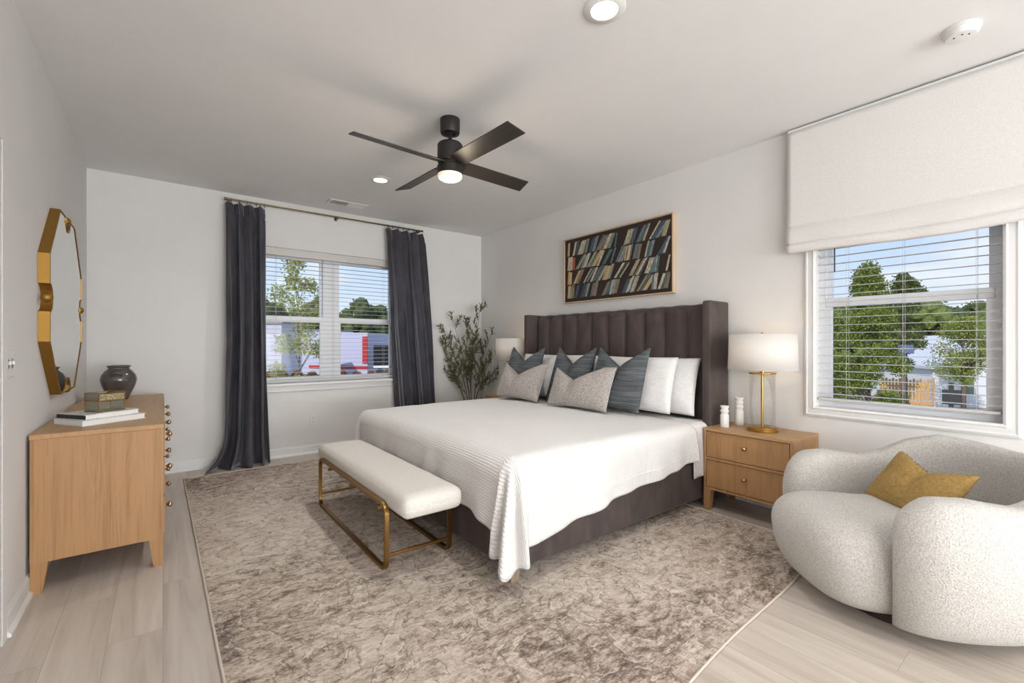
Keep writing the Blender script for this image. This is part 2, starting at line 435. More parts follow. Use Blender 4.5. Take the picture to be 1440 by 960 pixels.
# ------------------------------------------------------------------ windows
def window_sash(ax, name, a, b, z0, z1, plane, railz, mull=None, depth=.05, st=.055, brail=.035):
    """vinyl frame in the wall plane; ax='y' window lies in a Y=plane wall, ax='x' in an X=plane wall"""
    def bx(bm, u0, u1, zz0, zz1, d0, d1, bev=.004):
        if ax == 'y': box(bm, u0, u1, plane + d0, plane + d1, zz0, zz1, bev)
        else: box(bm, plane + d0, plane + d1, u0, u1, zz0, zz1, bev)
    bm = bmesh.new()
    bx(bm, a, a + .035, z0, z1, 0, depth + .03, 0); bx(bm, b - .035, b, z0, z1, 0, depth + .03, 0)
    bx(bm, a + .035, b - .035, z0, z0 + .03, 0, depth + .03, 0); bx(bm, a + .035, b - .035, z1 - .03, z1, 0, depth + .03, 0)
    if mull: bx(bm, mull[0], mull[1], z0 + .0302, z1 - .0302, -.004, depth + .029, 0)
    root = obj(name, bm, M['vinyl']); root['kind'] = 'structure'
    bays = [(a + .035, mull[0]), (mull[1], b - .035)] if mull else [(a + .035, b - .035)]
    for (u0, u1) in bays:
        lo = bmesh.new()   # lower sash (inner)
        bx(lo, u0, u0 + st, z0 + .03, railz - .0305, .0, .03, 0); bx(lo, u1 - st, u1, z0 + .03, railz - .0305, .0, .03, 0)
        bx(lo, u0 + st, u1 - st, z0 + .03, z0 + .03 + brail, .001, .029); bx(lo, u0 + .001, u1 - .001, railz - .03, railz + .03, -.003, .037)
        obj('lower_sash', lo, M['vinyl'], root)
        up = bmesh.new()
        bx(up, u0, u0 + st * .8, railz + .0305, z1 - .031, .04, .07, 0); bx(up, u1 - st * .8, u1, railz + .0305, z1 - .031, .04, .07, 0)
        bx(up, u0, u1, railz - .02, railz + .03, .040, .07); bx(up, u0 + st * .8, u1 - st * .8, z1 - .09, z1 - .031, .041, .069, 0)
        obj('upper_sash', up, M['vinyl'], root)
        g = bmesh.new(); bx(g, u0 + st - .005, u1 - st + .005, z0 + .07, railz - .02, .013, .017, 0); obj('glass_pane', g, M['pane'], root)
        g = bmesh.new(); bx(g, u0 + st * .7, u1 - st * .7, railz + .02, z1 - .08, .053, .057, 0); obj('glass_pane', g, M['pane'], root)
    return root
w1 = window_sash('y', 'window_1', W1['a'], W1['b'], W1['z0'], W1['z1'], BW + .092, 1.49, (1.455, 1.625), st=.03)
bm = bmesh.new(); box(bm, W1['a'] - .05, W1['b'] + .05, BW - .045, BW + .088, W1['z0'] - .024, W1['z0'] + .004, .006)
obj('window_sill', bm, M['trim'], w1)
bm = bmesh.new(); box(bm, W1['a'] - .03, W1['b'] + .03, BW - .016, BW - .0005, W1['z0'] - .085, W1['z0'] - .024, .003)
obj('sill_apron', bm, M['trim'], w1)
w2 = window_sash('x', 'window_2', W2['a'], W2['b'], W2['z0'], W2['z1'], RW + .065, 1.50, None, st=.036, brail=.018)
def casing(root, a, b, z0, z1, x, w=.068):
    bm = bmesh.new()
    pr = [(0, .0), (0, .016), (.012, .022), (.02, .017), (.045, .015), (.055, .019), (w, .013), (w, 0)]
    # frame corners swept around
    def ring(off, d): return [(a - off, z0 - off), (b + off, z0 - off), (b + off, z1 + off), (a - off, z1 + off)]
    rings = [[bm.verts.new((x - .0005 - d, p[0], p[1])) for p in ring(o_, d)] for o_, d in pr]
    for r0, r1 in zip(rings, rings[1:] + rings[:1]):
        for i in range(4): bm.faces.new((r0[i], r0[(i + 1) % 4], r1[(i + 1) % 4], r1[i]))
    obj('window_casing', bm, M['trim'], root)
casing(w2, W2['a'], W2['b'], W2['z0'], W2['z1'], RW)

def blind(name, label, ax, a, b, z0, z1, plane, pitch, tilt, wand=None, valance=None, group=None, tick=None):
    loc = (lerp(a, b, .5), plane, z0) if ax == 'y' else (plane, lerp(a, b, .5), z0)
    t = thing(name, label, 'window blind', loc, 0 if ax == 'y' else pi / 2, None)
    w = (b - a) / 2; H = z1 - z0
    bm = bmesh.new(); n = int((H - .10) / pitch)
    for i in range(n):
        z = .045 + i * pitch + (0 if not tick else tick[i % len(tick)] * .003)
        hw, th = .0205, .0010
        dz = math.tan(tilt) * hw
        pts = [(-hw, z - dz - th), (0, z - th + .002), (hw, z + dz - th), (hw, z + dz + th), (0, z + th + .002), (-hw, z - dz + th)]
        prism(bm, pts, 'x', -w, w)
    obj('slats', bm, M['blind'], t)
    obj('bottom_rail', B(-w, w, -.026, .026, 0.0, .016, .004), M['blind'], t)
    obj('headrail', B(-w, w, -.028, .028, H - .045, H, .003), M['blind'], t)
    for fx in (-.8, 0, .8) if w > .5 else (-.78, -.05, .62):
        c = bmesh.new()
        for yy in (-.026, .026): tube(c, [(fx * w, yy, .01), (fx * w, yy, H - .04)], .0011, 6)
        obj('ladder_cord', c, M['cord'], t)
    if wand:
        c = bmesh.new(); tube(c, [(wand[0], wand[2], H - .05), (wand[0], wand[2], wand[1] - z0)], .0045, 6); obj('tilt_wand', c, M['darkslot'] if wand[3] else M['blind'], t)
    if valance:
        obj('valance', B(-w - .008, w + .008, -.050, -.039, H - .078, H + .004, .004), M['blind'], t)
    return t
blind('window_blind', 'wide white slatted blind between the two dark curtains', 'y', W1['a'] + .012, W1['b'] - .012, W1['z0'] + .02, W1['z1'] - .006, BW + .055, .0475, .0, None, True)
bl2 = blind('window_blind', 'white slatted blind behind the fabric shade above the armchair', 'x', W2['a'] + .008, W2['b'] - .008, W2['z0'] + .045, W2['z1'] - .006, RW + .032, .052, .0, (.332, 1.70, .032, True))

# ------------------------------------------------------------------ roman shade
def roman():
    y0, y1 = .14, 1.346; x = RW - .062
    t = thing('roman_shade', 'off-white linen roman shade with soft folds over the right window', 'window shade', (RW, .745, 1.87))
    bm = bmesh.new()
    # profile in (x offset from wall, z): flat panel then folds
    pf = [(-.060, 2.712), (-.062, 2.60), (-.063, 2.40), (-.064, 2.22), (-.067, 2.12), (-.070, 2.052), (-.060, 2.040), (-.064, 2.034), (-.079, 2.00), (-.086, 1.955), (-.080, 1.925), (-.071, 1.918), (-.084, 1.905), (-.088, 1.882), (-.078, 1.862), (-.055, 1.857)]
    nu = 40
    def f(u, v):
        k = v * (len(pf) - 1); i = min(int(k), len(pf) - 2); q = k - i
        px = lerp(pf[i][0], pf[i + 1][0], q); pz = lerp(pf[i][1], pf[i + 1][1], q)
        y = lerp(y1, y0, u); low = clamp((2.3 - pz) / .45)
        sag = -.016 * low * sin(pi * u) - .010 * low * fn3(y * 3, pz * 3, 1)
        return Vector((RW + px + .006 * low * fn3(y * 5, pz * 9, 4) - RW, y - .745, pz + sag - 1.87))
    grid(bm, nu, 46, f)
    for v in bm.verts: pass
    o = obj('shade_fabric', bm, M['shade_cloth'], t, 'all'); md = o.modifiers.new('s', 'SOLIDIFY'); md.thickness = .004; md.offset = 0
    bm = bmesh.new(); box(bm, -.060, -.001, y0 - .745, y1 - .745, 2.70 - 1.87, 2.728 - 1.87, .002)
    obj('mounting_board', bm, M['trim'], t)
    for yy in (y0 + .004, y1 - .004):
        obj('shade_return', B(-.060, -.002, yy - .745 - .002, yy - .745 + .002, 2.60 - 1.87, 2.70 - 1.87), M['shade_cloth'], t)
roman()

# ------------------------------------------------------------------ ceiling things
def can(loc, label):
    t = thing('recessed_light', label, 'ceiling light', loc, 0, 'recessed ceiling lights')
    bm = bmesh.new()
    lathe(bm, [(.062, -.012), (.088, -.009), (.096, -.003), (.096, -.0003), (.062, -.0003), (.055, -.004)], seg=40, capb=False, capt=False)
    fs = None; obj('trim_ring', bm, M['plastic'], t, 40)
    bm = bmesh.new(); lathe(bm, [(.060, -.0105), (.060, -.0005)], seg=40); obj('lens', bm, M['canlight'], t)
    l = light('can_lamp', 'SPOT', (0, 0, -.03), CAN_W, (1, .985, .96), spot_size=R_(150), spot_blend=.8, shadow_soft_size=.06)
    l.parent = t
can((1.589, 1.368, CH), 'round recessed light at the top edge, nearest the camera')
can((1.593, 4.051, CH), 'round recessed light between the fan and the curtained window')
can((1.59, -1.31, CH), 'added unseen recessed light behind the camera position')  # extra fixture added out of view for more light from above
can((1.59, -3.99, CH), 'added unseen recessed light near the rear wall of the room')  # likewise added, unseen, to strengthen the overhead light

t = thing('smoke_detector', 'white round smoke detector on the ceiling above the linen shade', 'smoke detector', (3.06, .40, CH))
bm = bmesh.new(); lathe(bm, [(.073, -.0005), (.073, -.010), (.068, -.013)], seg=40); obj('base_plate', bm, M['plastic'], t, 30)
bm = bmesh.new(); lathe(bm, [(.066, -.012), (.064, -.030), (.056, -.040), (.030, -.044), (.001, -.044)], seg=40, capt=False); obj('body', bm, M['plastic'], t, 40)
for a in (0, 1.0, 1.9):
    bm = bmesh.new(); lathe(bm, [(.004, -.0455), (.004, -.043)], (.032 * cos(a + 2.4), .032 * sin(a + 2.4), 0), 10)
    obj('indicator', bm, M['darkslot'], t)

t = thing('ceiling_vent', 'white rectangular ceiling vent above the curtain rod', 'air vent', (1.59, 4.975, CH))
bm = bmesh.new()
for a in ((-.205, .205, -.085, -.062), (-.205, .205, .062, .085), (-.205, -.18, -.062, .062), (.18, .205, -.062, .062), (-.008, .008, -.062, .062)):
    box(bm, a[0], a[1], a[2], a[3], -.010, -.0004, .002)
obj('frame', bm, M['plastic'], t)
bm = bmesh.new(); box(bm, -.18, .18, -.062, .062, -.0016, -.0004); obj('duct_shadow_plate', bm, M['darkslot'], t)
for sx, tl in ((-1, .0035), (1, -.0035)):
    bm = bmesh.new()
    for i in range(12):
        y = -.055 + i * .01
        prism(bm, [(y - tl, -.0085), (y - tl + .0022, -.0085), (y + tl + .0022, -.0022), (y + tl, -.0022)], 'x', min(sx * .008, sx * .18), max(sx * .008, sx * .18))
    obj('louver_bank', bm, M['plastic'], t)

def fan():
    c = (1.544, 2.685, CH); rot = R_(3.5)
    t = thing('ceiling_fan', 'black four-blade ceiling fan with a round light', 'ceiling fan', c, rot)
    k = M['black']
    bm = bmesh.new(); lathe(bm, [(.066, -.0005), (.067, -.012), (.066, -.088), (.062, -.098), (.040, -.101), (.037, -.096), (.028, -.094), (.022, -.100)], seg=40); obj('canopy', bm, k, t, 30)
    bm = bmesh.new(); lathe(bm, [(.012, -.09), (.012, -.165)], seg=16); obj('downrod', bm, k, t, 30)
    bm = bmesh.new(); lathe(bm, [(.014, -.135), (.022, -.142), (.040, -.150), (.076, -.166), (.085, -.178), (.086, -.285), (.082, -.294)], seg=48); obj('motor_housing', bm, k, t, 30)
    bm = bmesh.new(); lathe(bm, [(.072, -.288), (.072, -.318)], seg=40); lathe(bm, [(.083, -.317), (.087, -.322), (.087, -.372), (.084, -.376)], seg=48); obj('light_kit_ring', bm, k, t, 30)
    bm = bmesh.new(); lathe(bm, [(.083, -.374), (.084, -.385), (.078, -.400), (.062, -.410), (.030, -.415), (.001, -.416)], seg=48, capt=False); obj('light_diffuser', bm, M['fanlight'], t, 60)
    for i in range(4):
        a = i * pi / 2
        arm = bmesh.new(); box(arm, .04, .20, -.028, .028, -.004, .004, .002)
        bl = bmesh.new()
        pts = [(.075, -.052), (.12, -.060), (.672, -.066), (.690, .060), (.12, .060), (.075, .052)]
        prism(bl, pts, 'z', -.004, .004)
        bmesh.ops.bevel(bl, geom=bl.edges[:], offset=.0015, segments=1, affect='EDGES')
        mt = Matrix.Translation((0, 0, -.300)) @ Matrix.Rotation(a, 4, 'Z') @ Matrix.Rotation(R_(-17), 4, 'X')
        o = obj('blade', bl, M['blade'], t); o.matrix_local = mt
        arm.transform(Matrix.Translation((0, 0, .006)))
        p = obj('blade_bracket', arm, k, o)
    l = light('fan_lamp', 'POINT', (0, 0, -.50), FAN_W, (1, .84, .62), shadow_soft_size=.06); l.parent = t
fan()

# ------------------------------------------------------------------ wall plates
def plate(name, label, cat, loc, rz, w, h, kind):
    t = thing(name, label, cat, loc, rz)
    obj('cover_plate', B(-w / 2, w / 2, -.008, -.0005, -h / 2, h / 2, .003), M['plastic'], t)
    if kind == 'outlet':
        for z in (-.021, .021):
            bm = B(-.017, .017, -.0085, -.005, z - .015, z + .015, .004); o = obj('socket', bm, M['plastic'], t)
            s_ = bmesh.new(); box(s_, -.008, -.005, -.0095, -.008, z - .004, z + .006); box(s_, .005, .008, -.0095, -.008, z - .004, z + .006)
            obj('slot', s_, M['darkslot'], o)
    else:
        for x in (-w / 4, w / 4):
            bm = B(x - .005, x + .005, -.016, -.005, -.004, .012, .002); obj('toggle', bm, M['plastic'], t)
            bm = B(x - .009, x + .009, -.008, -.005, -.022, .022, .001); obj('toggle_slot', bm, M['plastic'], t)
plate('wall_outlet', 'white duplex power outlet low on the window wall', 'power outlet', (1.324, BW, .372), 0, .072, .115, 'outlet')
plate('light_switch', 'white double light switch on the left wall', 'light switch', (LW, 2.835, 1.13), pi / 2, .116, .118, 'switch')

# ------------------------------------------------------------------ mirror
def mirror():
    yc, zc = 4.00, 1.463
    t = thing('wall_mirror', 'gold octagonal wall mirror with notched sides above the dresser', 'mirror', (LW, yc, zc))
    hw, hh = .595, .545   # half width (y), half height (z)
    cy, cz = .27, .235    # half lengths of the straight sides
    def outline(s, r):
        W, H = hw - s, hh - s; pts = []
        k = r + s * .6
        def notch(cx, cz_, a0, a1):
            for i in range(9):
                a = lerp(a0, a1, i / 8); pts.append((cx + k * cos(a), cz_ + k * sin(a)))
        ky, kz = cy - s * .3, cz - s * .3
        pts.append((W, -kz)); notch(W, 0, -pi / 2, -3 * pi / 2); pts.append((W, kz))
        pts.append((ky, H)); notch(0, H, 0, -pi); pts.append((-ky, H))
        pts.append((-W, kz)); notch(-W, 0, pi / 2, -pi / 2); pts.append((-W, -kz))
        pts.append((-ky, -H)); notch(0, -H, pi, 0); pts.append((ky, -H))
        return pts
    O = outline(0, .075); I = outline(.008, .075)
    bm = bmesh.new(); n = len(O)
    rings = [[bm.verts.new((x, p[0], p[1])) for p in pts] for x, pts in ((.001, O), (.046, O), (.048, I), (.0435, I))]
    for a, b in zip(rings, rings[1:]):
        for i in range(n): bm.faces.new((a[i], a[(i + 1) % n], b[(i + 1) % n], b[i]))
    obj('frame', bm, M['gold'], t, 25)
    bm = bmesh.new(); prism(bm, outline(.0085, .0751), 'x', .030, .044); obj('mirror_glass', bm, M['mirror'], t)
    for cy_, cz_ in ((hw - .028, 0), (-hw + .028, 0), (0, hh - .03), (0, -hh + .03)):
        bm = bmesh.new(); bmesh.ops.create_uvsphere(bm, u_segments=20, v_segments=12, radius=.026, matrix=Matrix.Translation((.034, cy_ * 1.035, cz_ * 1.03)))
        obj('ball_ornament', bm, M['gold'], t, 'all')
mirror()

# ------------------------------------------------------------------ art
def art():
    y0, y1, z0, z1 = 2.263, 3.627, 1.665, 2.372
    t = thing('framed_artwork', 'framed picture of slanted coloured strips on dark brown above the headboard', 'picture', (RW, (y0 + y1) / 2, z0))
    W = (y1 - y0) / 2; H = z1 - z0
    bm = bmesh.new()
    for a in ((-W, W, 0, .012), (-W, W, H - .012, H), (-W, -W + .012, .012, H - .012), (W - .012, W, .012, H - .012)):
        box(bm, -.050, -.001, a[0], a[1], a[2], a[3], .0015)
    obj('frame', bm, M['framewood'], t)
    obj('canvas', B(-.038, -.006, -W + .016, W - .016, .016, H - .016), plain('dark_brown_canvas', (46, 34, 30), .7), t)
    cols = [(206, 194, 160), (160, 162, 150), (110, 130, 140), (76, 98, 114), (134, 146, 146), (214, 202, 172), (66, 76, 82), (88, 116, 118), (184, 172, 144), (150, 132, 110), (196, 196, 184)]
    mats = []
    for i, c in enumerate(cols):
        tt = NT('paint_strip'); n = tt.noise(tt.coord((1, 30, 8)), 3, 4, .7)
        tt.col(tt.ramp(n, [(.38, lin([x * .72 for x in c])), (.6, lin(c))])); tt.set(Roughness=.75); mats.append(tt.m)
    for c in ((176, 84, 62), (206, 150, 84), (188, 164, 116)):
        tt = NT('paint_strip_warm'); tt.col(lin(c)); tt.set(Roughness=.75); mats.append(tt.m)
    rnd = random.Random(11); bm = bmesh.new()
    rh = (H - .10) / 4
    for r in range(4):
        zb = .046 + r * (rh + .003)
        y = W - .055           # +y is the left side seen from the room
        first = True
        while y > -W + .07:
            sl = rnd.uniform(.02, .115)
            if y > W - .10: sl = .012
            n = rnd.choice((1, 2, 2, 3, 3))
            for _ in range(n):
                w = rnd.choice((.014, .018, .026, .034, .044))
                if y - w < -W + .045: break
                h = rh * rnd.uniform(.86, .98); bz = zb + rnd.uniform(0, .008)
                slc = min(sl, (y - w) - (-W + .03))
                mi = rnd.randrange(len(cols))
                if y > W - .16 and rnd.random() < .5: mi = len(cols) + rnd.randrange(3)
                elif rnd.random() < .05: mi = len(cols) + 2
                pts = [(y, bz), (y - w, bz), (y - w - slc, bz + h), (y - slc, bz + h + rnd.uniform(-.004, .004))]
                prism(bm, pts, 'x', -.0405 - rnd.random() * .0015, -.037, mi)
                y -= w + .004
            y -= rnd.choice((.006, .012, .025, .045))
            if rnd.random() < .14: y -= .05
    obj('painted_strips', bm, mats, t)
art()

# ------------------------------------------------------------------ curtain rod and curtains
RODY, RODZ = BW - .085, 2.655
t = thing('curtain_rod', 'thin brass curtain rod with rings above the blinds', 'curtain rod', (1.56, RODY, RODZ))
bm = bmesh.new(); tube(bm, [(-1.055, 0, 0), (1.04, 0, 0)], .0085, 12); obj('rod', bm, M['rodm'], t, 30)
for x in (-1.055, 1.04):
    bm = bmesh.new(); s_ = math.copysign(1, x)
    tube(bm, [(x, 0, 0), (x + s_ * .012, 0, 0), (x + s_ * .028, 0, 0)], .013, 12); obj('finial', bm, M['rodm'], t, 30)
for x in (-1.035, 0.01, 1.02):
    bm = bmesh.new(); box(bm, x - .016, x + .016, .076, .0845, -.028, .028, .002); box(bm, x - .006, x + .006, .0, .078, -.022, -.012, .001); box(bm, x - .010, x + .010, -.013, .012, -.020, -.008, .002)
    obj('bracket', bm, M['rodm'], t)
ringx = [-1.02, -.955, -.885, -.80, -.725, .60, .66, .735, .80, .87, .94, 1.01]
for x in ringx:
    bm = bmesh.new(); tube(bm, [(x + .004 * sin(3 * x), .0165 * cos(a), .0165 * sin(a) - .006) for a in [2 * pi * i / 16 for i in range(16)]], .0025, 6, True)
    tube(bm, [(x, 0, -.022), (x, 0, -.034)], .003, 6)
    obj('curtain_ring', bm, M['rodm'], t, 60)

def curtain(name, label, left, right, zt, folds, flare, seed):
    t = thing(name, label, 'curtain', ((interp(left, 0) + interp(right, 0)) / 2, RODY, 0), 0, None)
    cx = t.location.x
    rnd = random.Random(seed); ph = [rnd.uniform(-.35, .35) for _ in range(20)]
    bm = bmesh.new()
    nu, nv = 150, 100
    def f(u, v):
        zz = v                                      # 0 floor .. 1 top
        z = lerp(0.006, zt, zz ** .9)
        k = z
        # folds wander with height
        uu = u + .012 * sin(6 * u + 2.2 * z + seed) * (1 - v)
        p = uu * folds * 2 * pi
        amp = lerp(.074, .040, ss((z - 1.2) / 1.4)) * (.75 + .5 * abs(fn3(u * 5, 0, seed)))
        a0, a1 = interp(left, z), interp(right, z)
        x = lerp(a0, a1, uu) + .020 * sin(2 * p + ph[0]) * (1 if z < 2.5 else .4)
        fold = sin(p + .6 * sin(p * .5 + seed) + .35 * sin(z * 1.3 + seed))
        y = -amp * (fold + .18 * fold ** 3) - amp * .10 * sin(p * 2.0 + z * .7 + seed)
        y += .010 * fn3(x * 6, z * 2.2, seed)
        top = ss((z - (zt - .10)) / .10)
        y = lerp(y, y * .75 - .004, top)
        z2 = z - .018 * top * (0.5 + .5 * cos(p * 1.0 + 1.2))
        if flare:
            q = clamp((.34 - z) / .34)
            side = clamp((.55 - u) / .55)
            x -= (flare * q ** 2.0) * side ** 1.0
            y -= .11 * q ** 2 * (1 - u * .6) * (0.6 + .4 * fold) + .03 * q
            z2 = z2 * lerp(1, .55 + .45 * u, q * side) + .012 * q * abs(sin(p * .9)) 
            z2 = max(z2, .006)
        return Vector((x - cx, min(y - .034 * (1 - top) - .006, .060), z2))
    grid(bm, nu, nv, f)
    o = obj('velvet_panel', bm, M['curtain'], t, 'all'); md = o.modifiers.new('s', 'SOLIDIFY'); md.thickness = .005; md.offset = 0
    return t
curtain('curtain', 'slate velvet curtain left of the window, puddled on the floor', [(0, .44), (.35, .465), (1.25, .50), (2.63, .487)], [(0, .87), (1.25, .85), (2.63, .84)], 2.628, 3.9, .17, 1.3)
curtain('curtain', 'slate velvet curtain between the window and the olive tree', [(0, 2.30), (.5, 2.26), (1.4, 2.19), (2.63, 2.135)], [(0, 2.84), (.5, 2.79), (1.4, 2.715), (2.63, 2.61)], 2.628, 4.1, 0, 4.1)

# ------------------------------------------------------------------ rug
def rug():
    x0, x1, y0, y1 = .165, 3.12, .905, 5.015
    t = thing('area_rug', 'large faded beige and taupe patterned rug under the bed', 'rug', ((x0 + x1) / 2, (y0 + y1) / 2, 0))
    cx, cy = t.location.x, t.location.y; W, H = (x1 - x0) / 2, (y1 - y0) / 2
    def edge(x, y):
        # the near and right edges ripple a little
        d = 0
        k = (H - y) / (2 * H)
        d = (.067 * (x + W) - .11) * k ** 2 + .010 * sin(x * 4.2 + 1) * k ** 6
        e = (.018 - .035 * (y / H + 1) * .5) if x < -W + .5 else 0
        e = e * (1 - (x + W) / .5) if x < -W + .5 else 0
        return x + e, y + d
    bm = bmesh.new()
    V = grid(bm, 60, 80, lambda u, v: Vector((*edge(lerp(-W, W, u), lerp(-H, H, v)), .007)))
    r = bmesh.ops.extrude_face_region(bm, geom=bm.faces[:])
    for v in [g for g in r['geom'] if isinstance(g, bmesh.types.BMVert)]: v.co.z = .001
    obj('rug_pile', bm, M['rug'], t)
    pts = []
    for i in range(60): pts.append((*edge(lerp(-W, W, i / 60), -H), .006))
    for i in range(80): pts.append((*edge(W, lerp(-H, H, i / 80)), .006))
    for i in range(60): pts.append((*edge(lerp(W, -W, i / 60), H), .006))
    for i in range(80): pts.append((*edge(-W, lerp(H, -H, i / 80)), .006))
    bm = bmesh.new(); tube(bm, pts, .0055, 6, True); obj('bound_edge', bm, M['rugedge'], t, 'all')
rug()

# ------------------------------------------------------------------ dresser
def dresser():
    X0, X1, Y0, Y1, ZT = -.508, .003, 3.14, 5.08, .775
    t = thing('dresser', 'oak six-drawer dresser against the left wall under the mirror', 'dresser', ((X0 + X1) / 2, (Y0 + Y1) / 2, 0))
    cx, cy = t.location.x, t.location.y; w, l = (X1 - X0) / 2, (Y1 - Y0) / 2
    obj('top', B(-w - .002, w + .002, -l - .002, l + .002, ZT - .024, ZT, .002), M['oakx'], t)
    bm = bmesh.new()
    box(bm, -w, w - .014, -l, l, .150, ZT - .0245, .001)
    box(bm, w - .0139, w, -l, -l + .018, .150, ZT - .0245); box(bm, w - .0139, w, l - .018, l, .150, ZT - .0245)
    box(bm, w - .0139, w, -.009, .009, .150, ZT - .0245); box(bm, w - .0139, w, -l + .018, l - .018, .150, .168)
    obj('carcass', bm, M['oak'], t)
    for sx in (-1, 1):
        for sy in (-1, 1):
            bm = bmesh.new(); a = w - .001; b = l - .001
            pts = [(sx * a, .0), (sx * (a - .042), .0), (sx * (a - .062), .150), (sx * a, .150)]
            prism(bm, pts, 'y', sy * b, sy * (b - .055)); obj('leg', bm, M['oakleg'], t)
    rows = [(.606, .742), (.170, .3855)]
    zr = [(.593, .747), (.385, .587), (.172, .379)]
    kz = [.694 - .012, .49, .262]
    for r, (z0, z1) in enumerate(zr):
        for c in (-1, 1):
            y0, y1 = (-l + .020, -.011) if c < 0 else (.011, l - .020)
            bm = bmesh.new(); box(bm, w - .013, w + .002, y0, y1, z0, z1, .001)
            box(bm, w + .0021, w + .006, y0, y1, z0, z0 + .010); box(bm, w + .0021, w + .006, y0, y1, z1 - .010, z1)
            box(bm, w + .0021, w + .006, y0, y0 + .01, z0 + .01, z1 - .01); box(bm, w + .0021, w + .006, y1 - .01, y1, z0 + .01, z1 - .01)
            dr = obj('drawer', bm, M['oak'], t)
            for k in (-.25, .25):
                ym = (y0 + y1) / 2 + k
                kb = bmesh.new(); lathe(kb, [(.009, 0), (.006, .003), (.006, .014), (.012, .018), (.017, .026), (.016, .034), (.009, .039), (.001, .040)], seg=16, capt=False)
                kb.transform(Matrix.Translation((w + .002, ym, kz[r])) @ Matrix.Rotation(pi / 2, 4, 'Y'))
                obj('knob', kb, M['knob'], dr, 'all')
dresser()

def clay_jar():
    t = thing('clay_jar', 'dark glazed round clay jar with small handles on the dresser', 'vase', (-.275, 4.72, .7752), R_(20))
    K = .82; bm = bmesh.new()
    lathe(bm, [(q * K, w) for q, w in [(.066, 0), (.070, .006), (.092, .050), (.120, .100), (.136, .145), (.138, .165), (.130, .195), (.108, .225), (.086, .243), (.080, .250), (.084, .258), (.092, .264), (.092, .270), (.082, .272), (.074, .262), (.070, .24)]], seg=56)
    obj('jar_body', bm, M['vase'], t, 70)
    for a in (-2.0, -2.0 + pi):
        bm = bmesh.new(); ca, sa = cos(a), sin(a); ta = (-sa, ca)
        pts = []
        for i in range(11):
            q = pi * i / 10; off = .028 * cos(q); out = .118 + .022 * sin(q) ** .7; z = .205 + .024 * sin(q) - .012 + .0 * i
            r_ = (.122 if i in (0, 10) else out) * K
            pts.append((ca * r_ + ta[0] * off, sa * r_ + ta[1] * off, z))
        tube(bm, pts, .0065, 8); obj('loop_handle', bm, M['vase'], t, 'all')
clay_jar()

def book(label, loc, rz, w, d, h, cover, spine_black):
    t = thing('coffee_table_book', label, 'book', loc, rz, 'books stacked on the dresser')
    bm = bmesh.new(); box(bm, -w / 2, w / 2, -d / 2, d / 2, 0, .003, .0008); box(bm, -w / 2, w / 2, -d / 2, d / 2, h - .003, h, .0008)
    obj('cover', bm, cover, t)
    bm = B(-w / 2, -w / 2 + .004, -d / 2, d / 2, .0032, h - .0032); obj('spine', bm, spine_black, t)
    obj('pages', B(-w / 2 + .0045, w / 2 - .006, -d / 2 + .005, d / 2 - .005, .0032, h - .0032), M['paper'], t)
def m_cover():
    tt = NT('printed_cover'); n = tt.noise(tt.coord((1, 1, 1)), 16, 3, .6, .8)
    tt.col(tt.ramp(n, [(.47, lin((222, 222, 220))), (.52, lin((150, 150, 146))), (.56, lin((226, 226, 224))), (.68, lin((206, 206, 204)))])); tt.set(Roughness=.35); return tt.m
book('lower white hardcover book lying on the dresser', (-.275, 3.475, .7753), R_(33), .31, .245, .030, M['bookwhite'], M['bookwhite'])
book('upper white patterned book with black cover edges on the dresser', (-.285, 3.485, .8056), R_(36), .275, .225, .028, m_cover(), M['bookblack'])
def keepsake():
    t = thing('glass_box', 'small brass-edged glass keepsake box on the stacked books', 'decorative box', (-.262, 3.475, .8338), R_(38))
    w, d, h = .066, .055, .105
    g = .0025
    base = bmesh.new()
    box(base, -w, w, -d, d, 0, .003)
    for x0, x1, y0, y1 in ((-w, -w + g, -d, d), (w - g, w, -d, d), (-w + g, w - g, -d, -d + g), (-w + g, w - g, d - g, d)): box(base, x0, x1, y0, y1, .003, h * .58)
    obj('box_panes', base, M['smoky'], t)
    lid = bmesh.new()
    for x0, x1, y0, y1 in ((-w, -w + g, -d, d), (w - g, w, -d, d), (-w + g, w - g, -d, -d + g), (-w + g, w - g, d - g, d)): box(lid, x0, x1, y0, y1, h * .60, h - .003)
    box(lid, -w, w, -d, d, h - .003, h); lo = obj('lid', lid, M['smoky'], t)
    e = bmesh.new(); r = .0022
    def fr(z0, z1):
        for z in (z0, z1):
            P = [(-w, -d, z), (w, -d, z), (w, d, z), (-w, d, z)]
            for a, b in zip(P, P[1:] + P[:1]): tube(e, [a, b], r, 6)
        for x in (-w, w):
            for y in (-d, d): tube(e, [(x, y, z0), (x, y, z1)], r, 6)
    fr(.0023, h * .58); obj('lower_edging', e, M['antique'], t)
    e = bmesh.new(); fr(h * .60, h); obj('lid_edging', e, M['antique'], lo)
    # textured bone band along the long side of the lid
    tt = NT('hammered_band'); vv = tt.n('ShaderNodeTexVoronoi'); tt.l(tt.coord(), vv.inputs[0]); vv.inputs['Scale'].default_value = 190
    tt.col(tt.ramp(vv.outputs['Distance'], [(.2, lin((226, 216, 184))), (.6, lin((150, 134, 92)))])); tt.set(Roughness=.4, Metallic=.4)
    b = bmesh.new(); box(b, -w + .004, w - .004, -d - .0022, -d - .0002, h * .62, h - .006); box(b, w + .0002, w + .0022, -d + .004, d - .004, h * .62, h - .006)
    obj('textured_band', b, tt.m, lo)
keepsake()

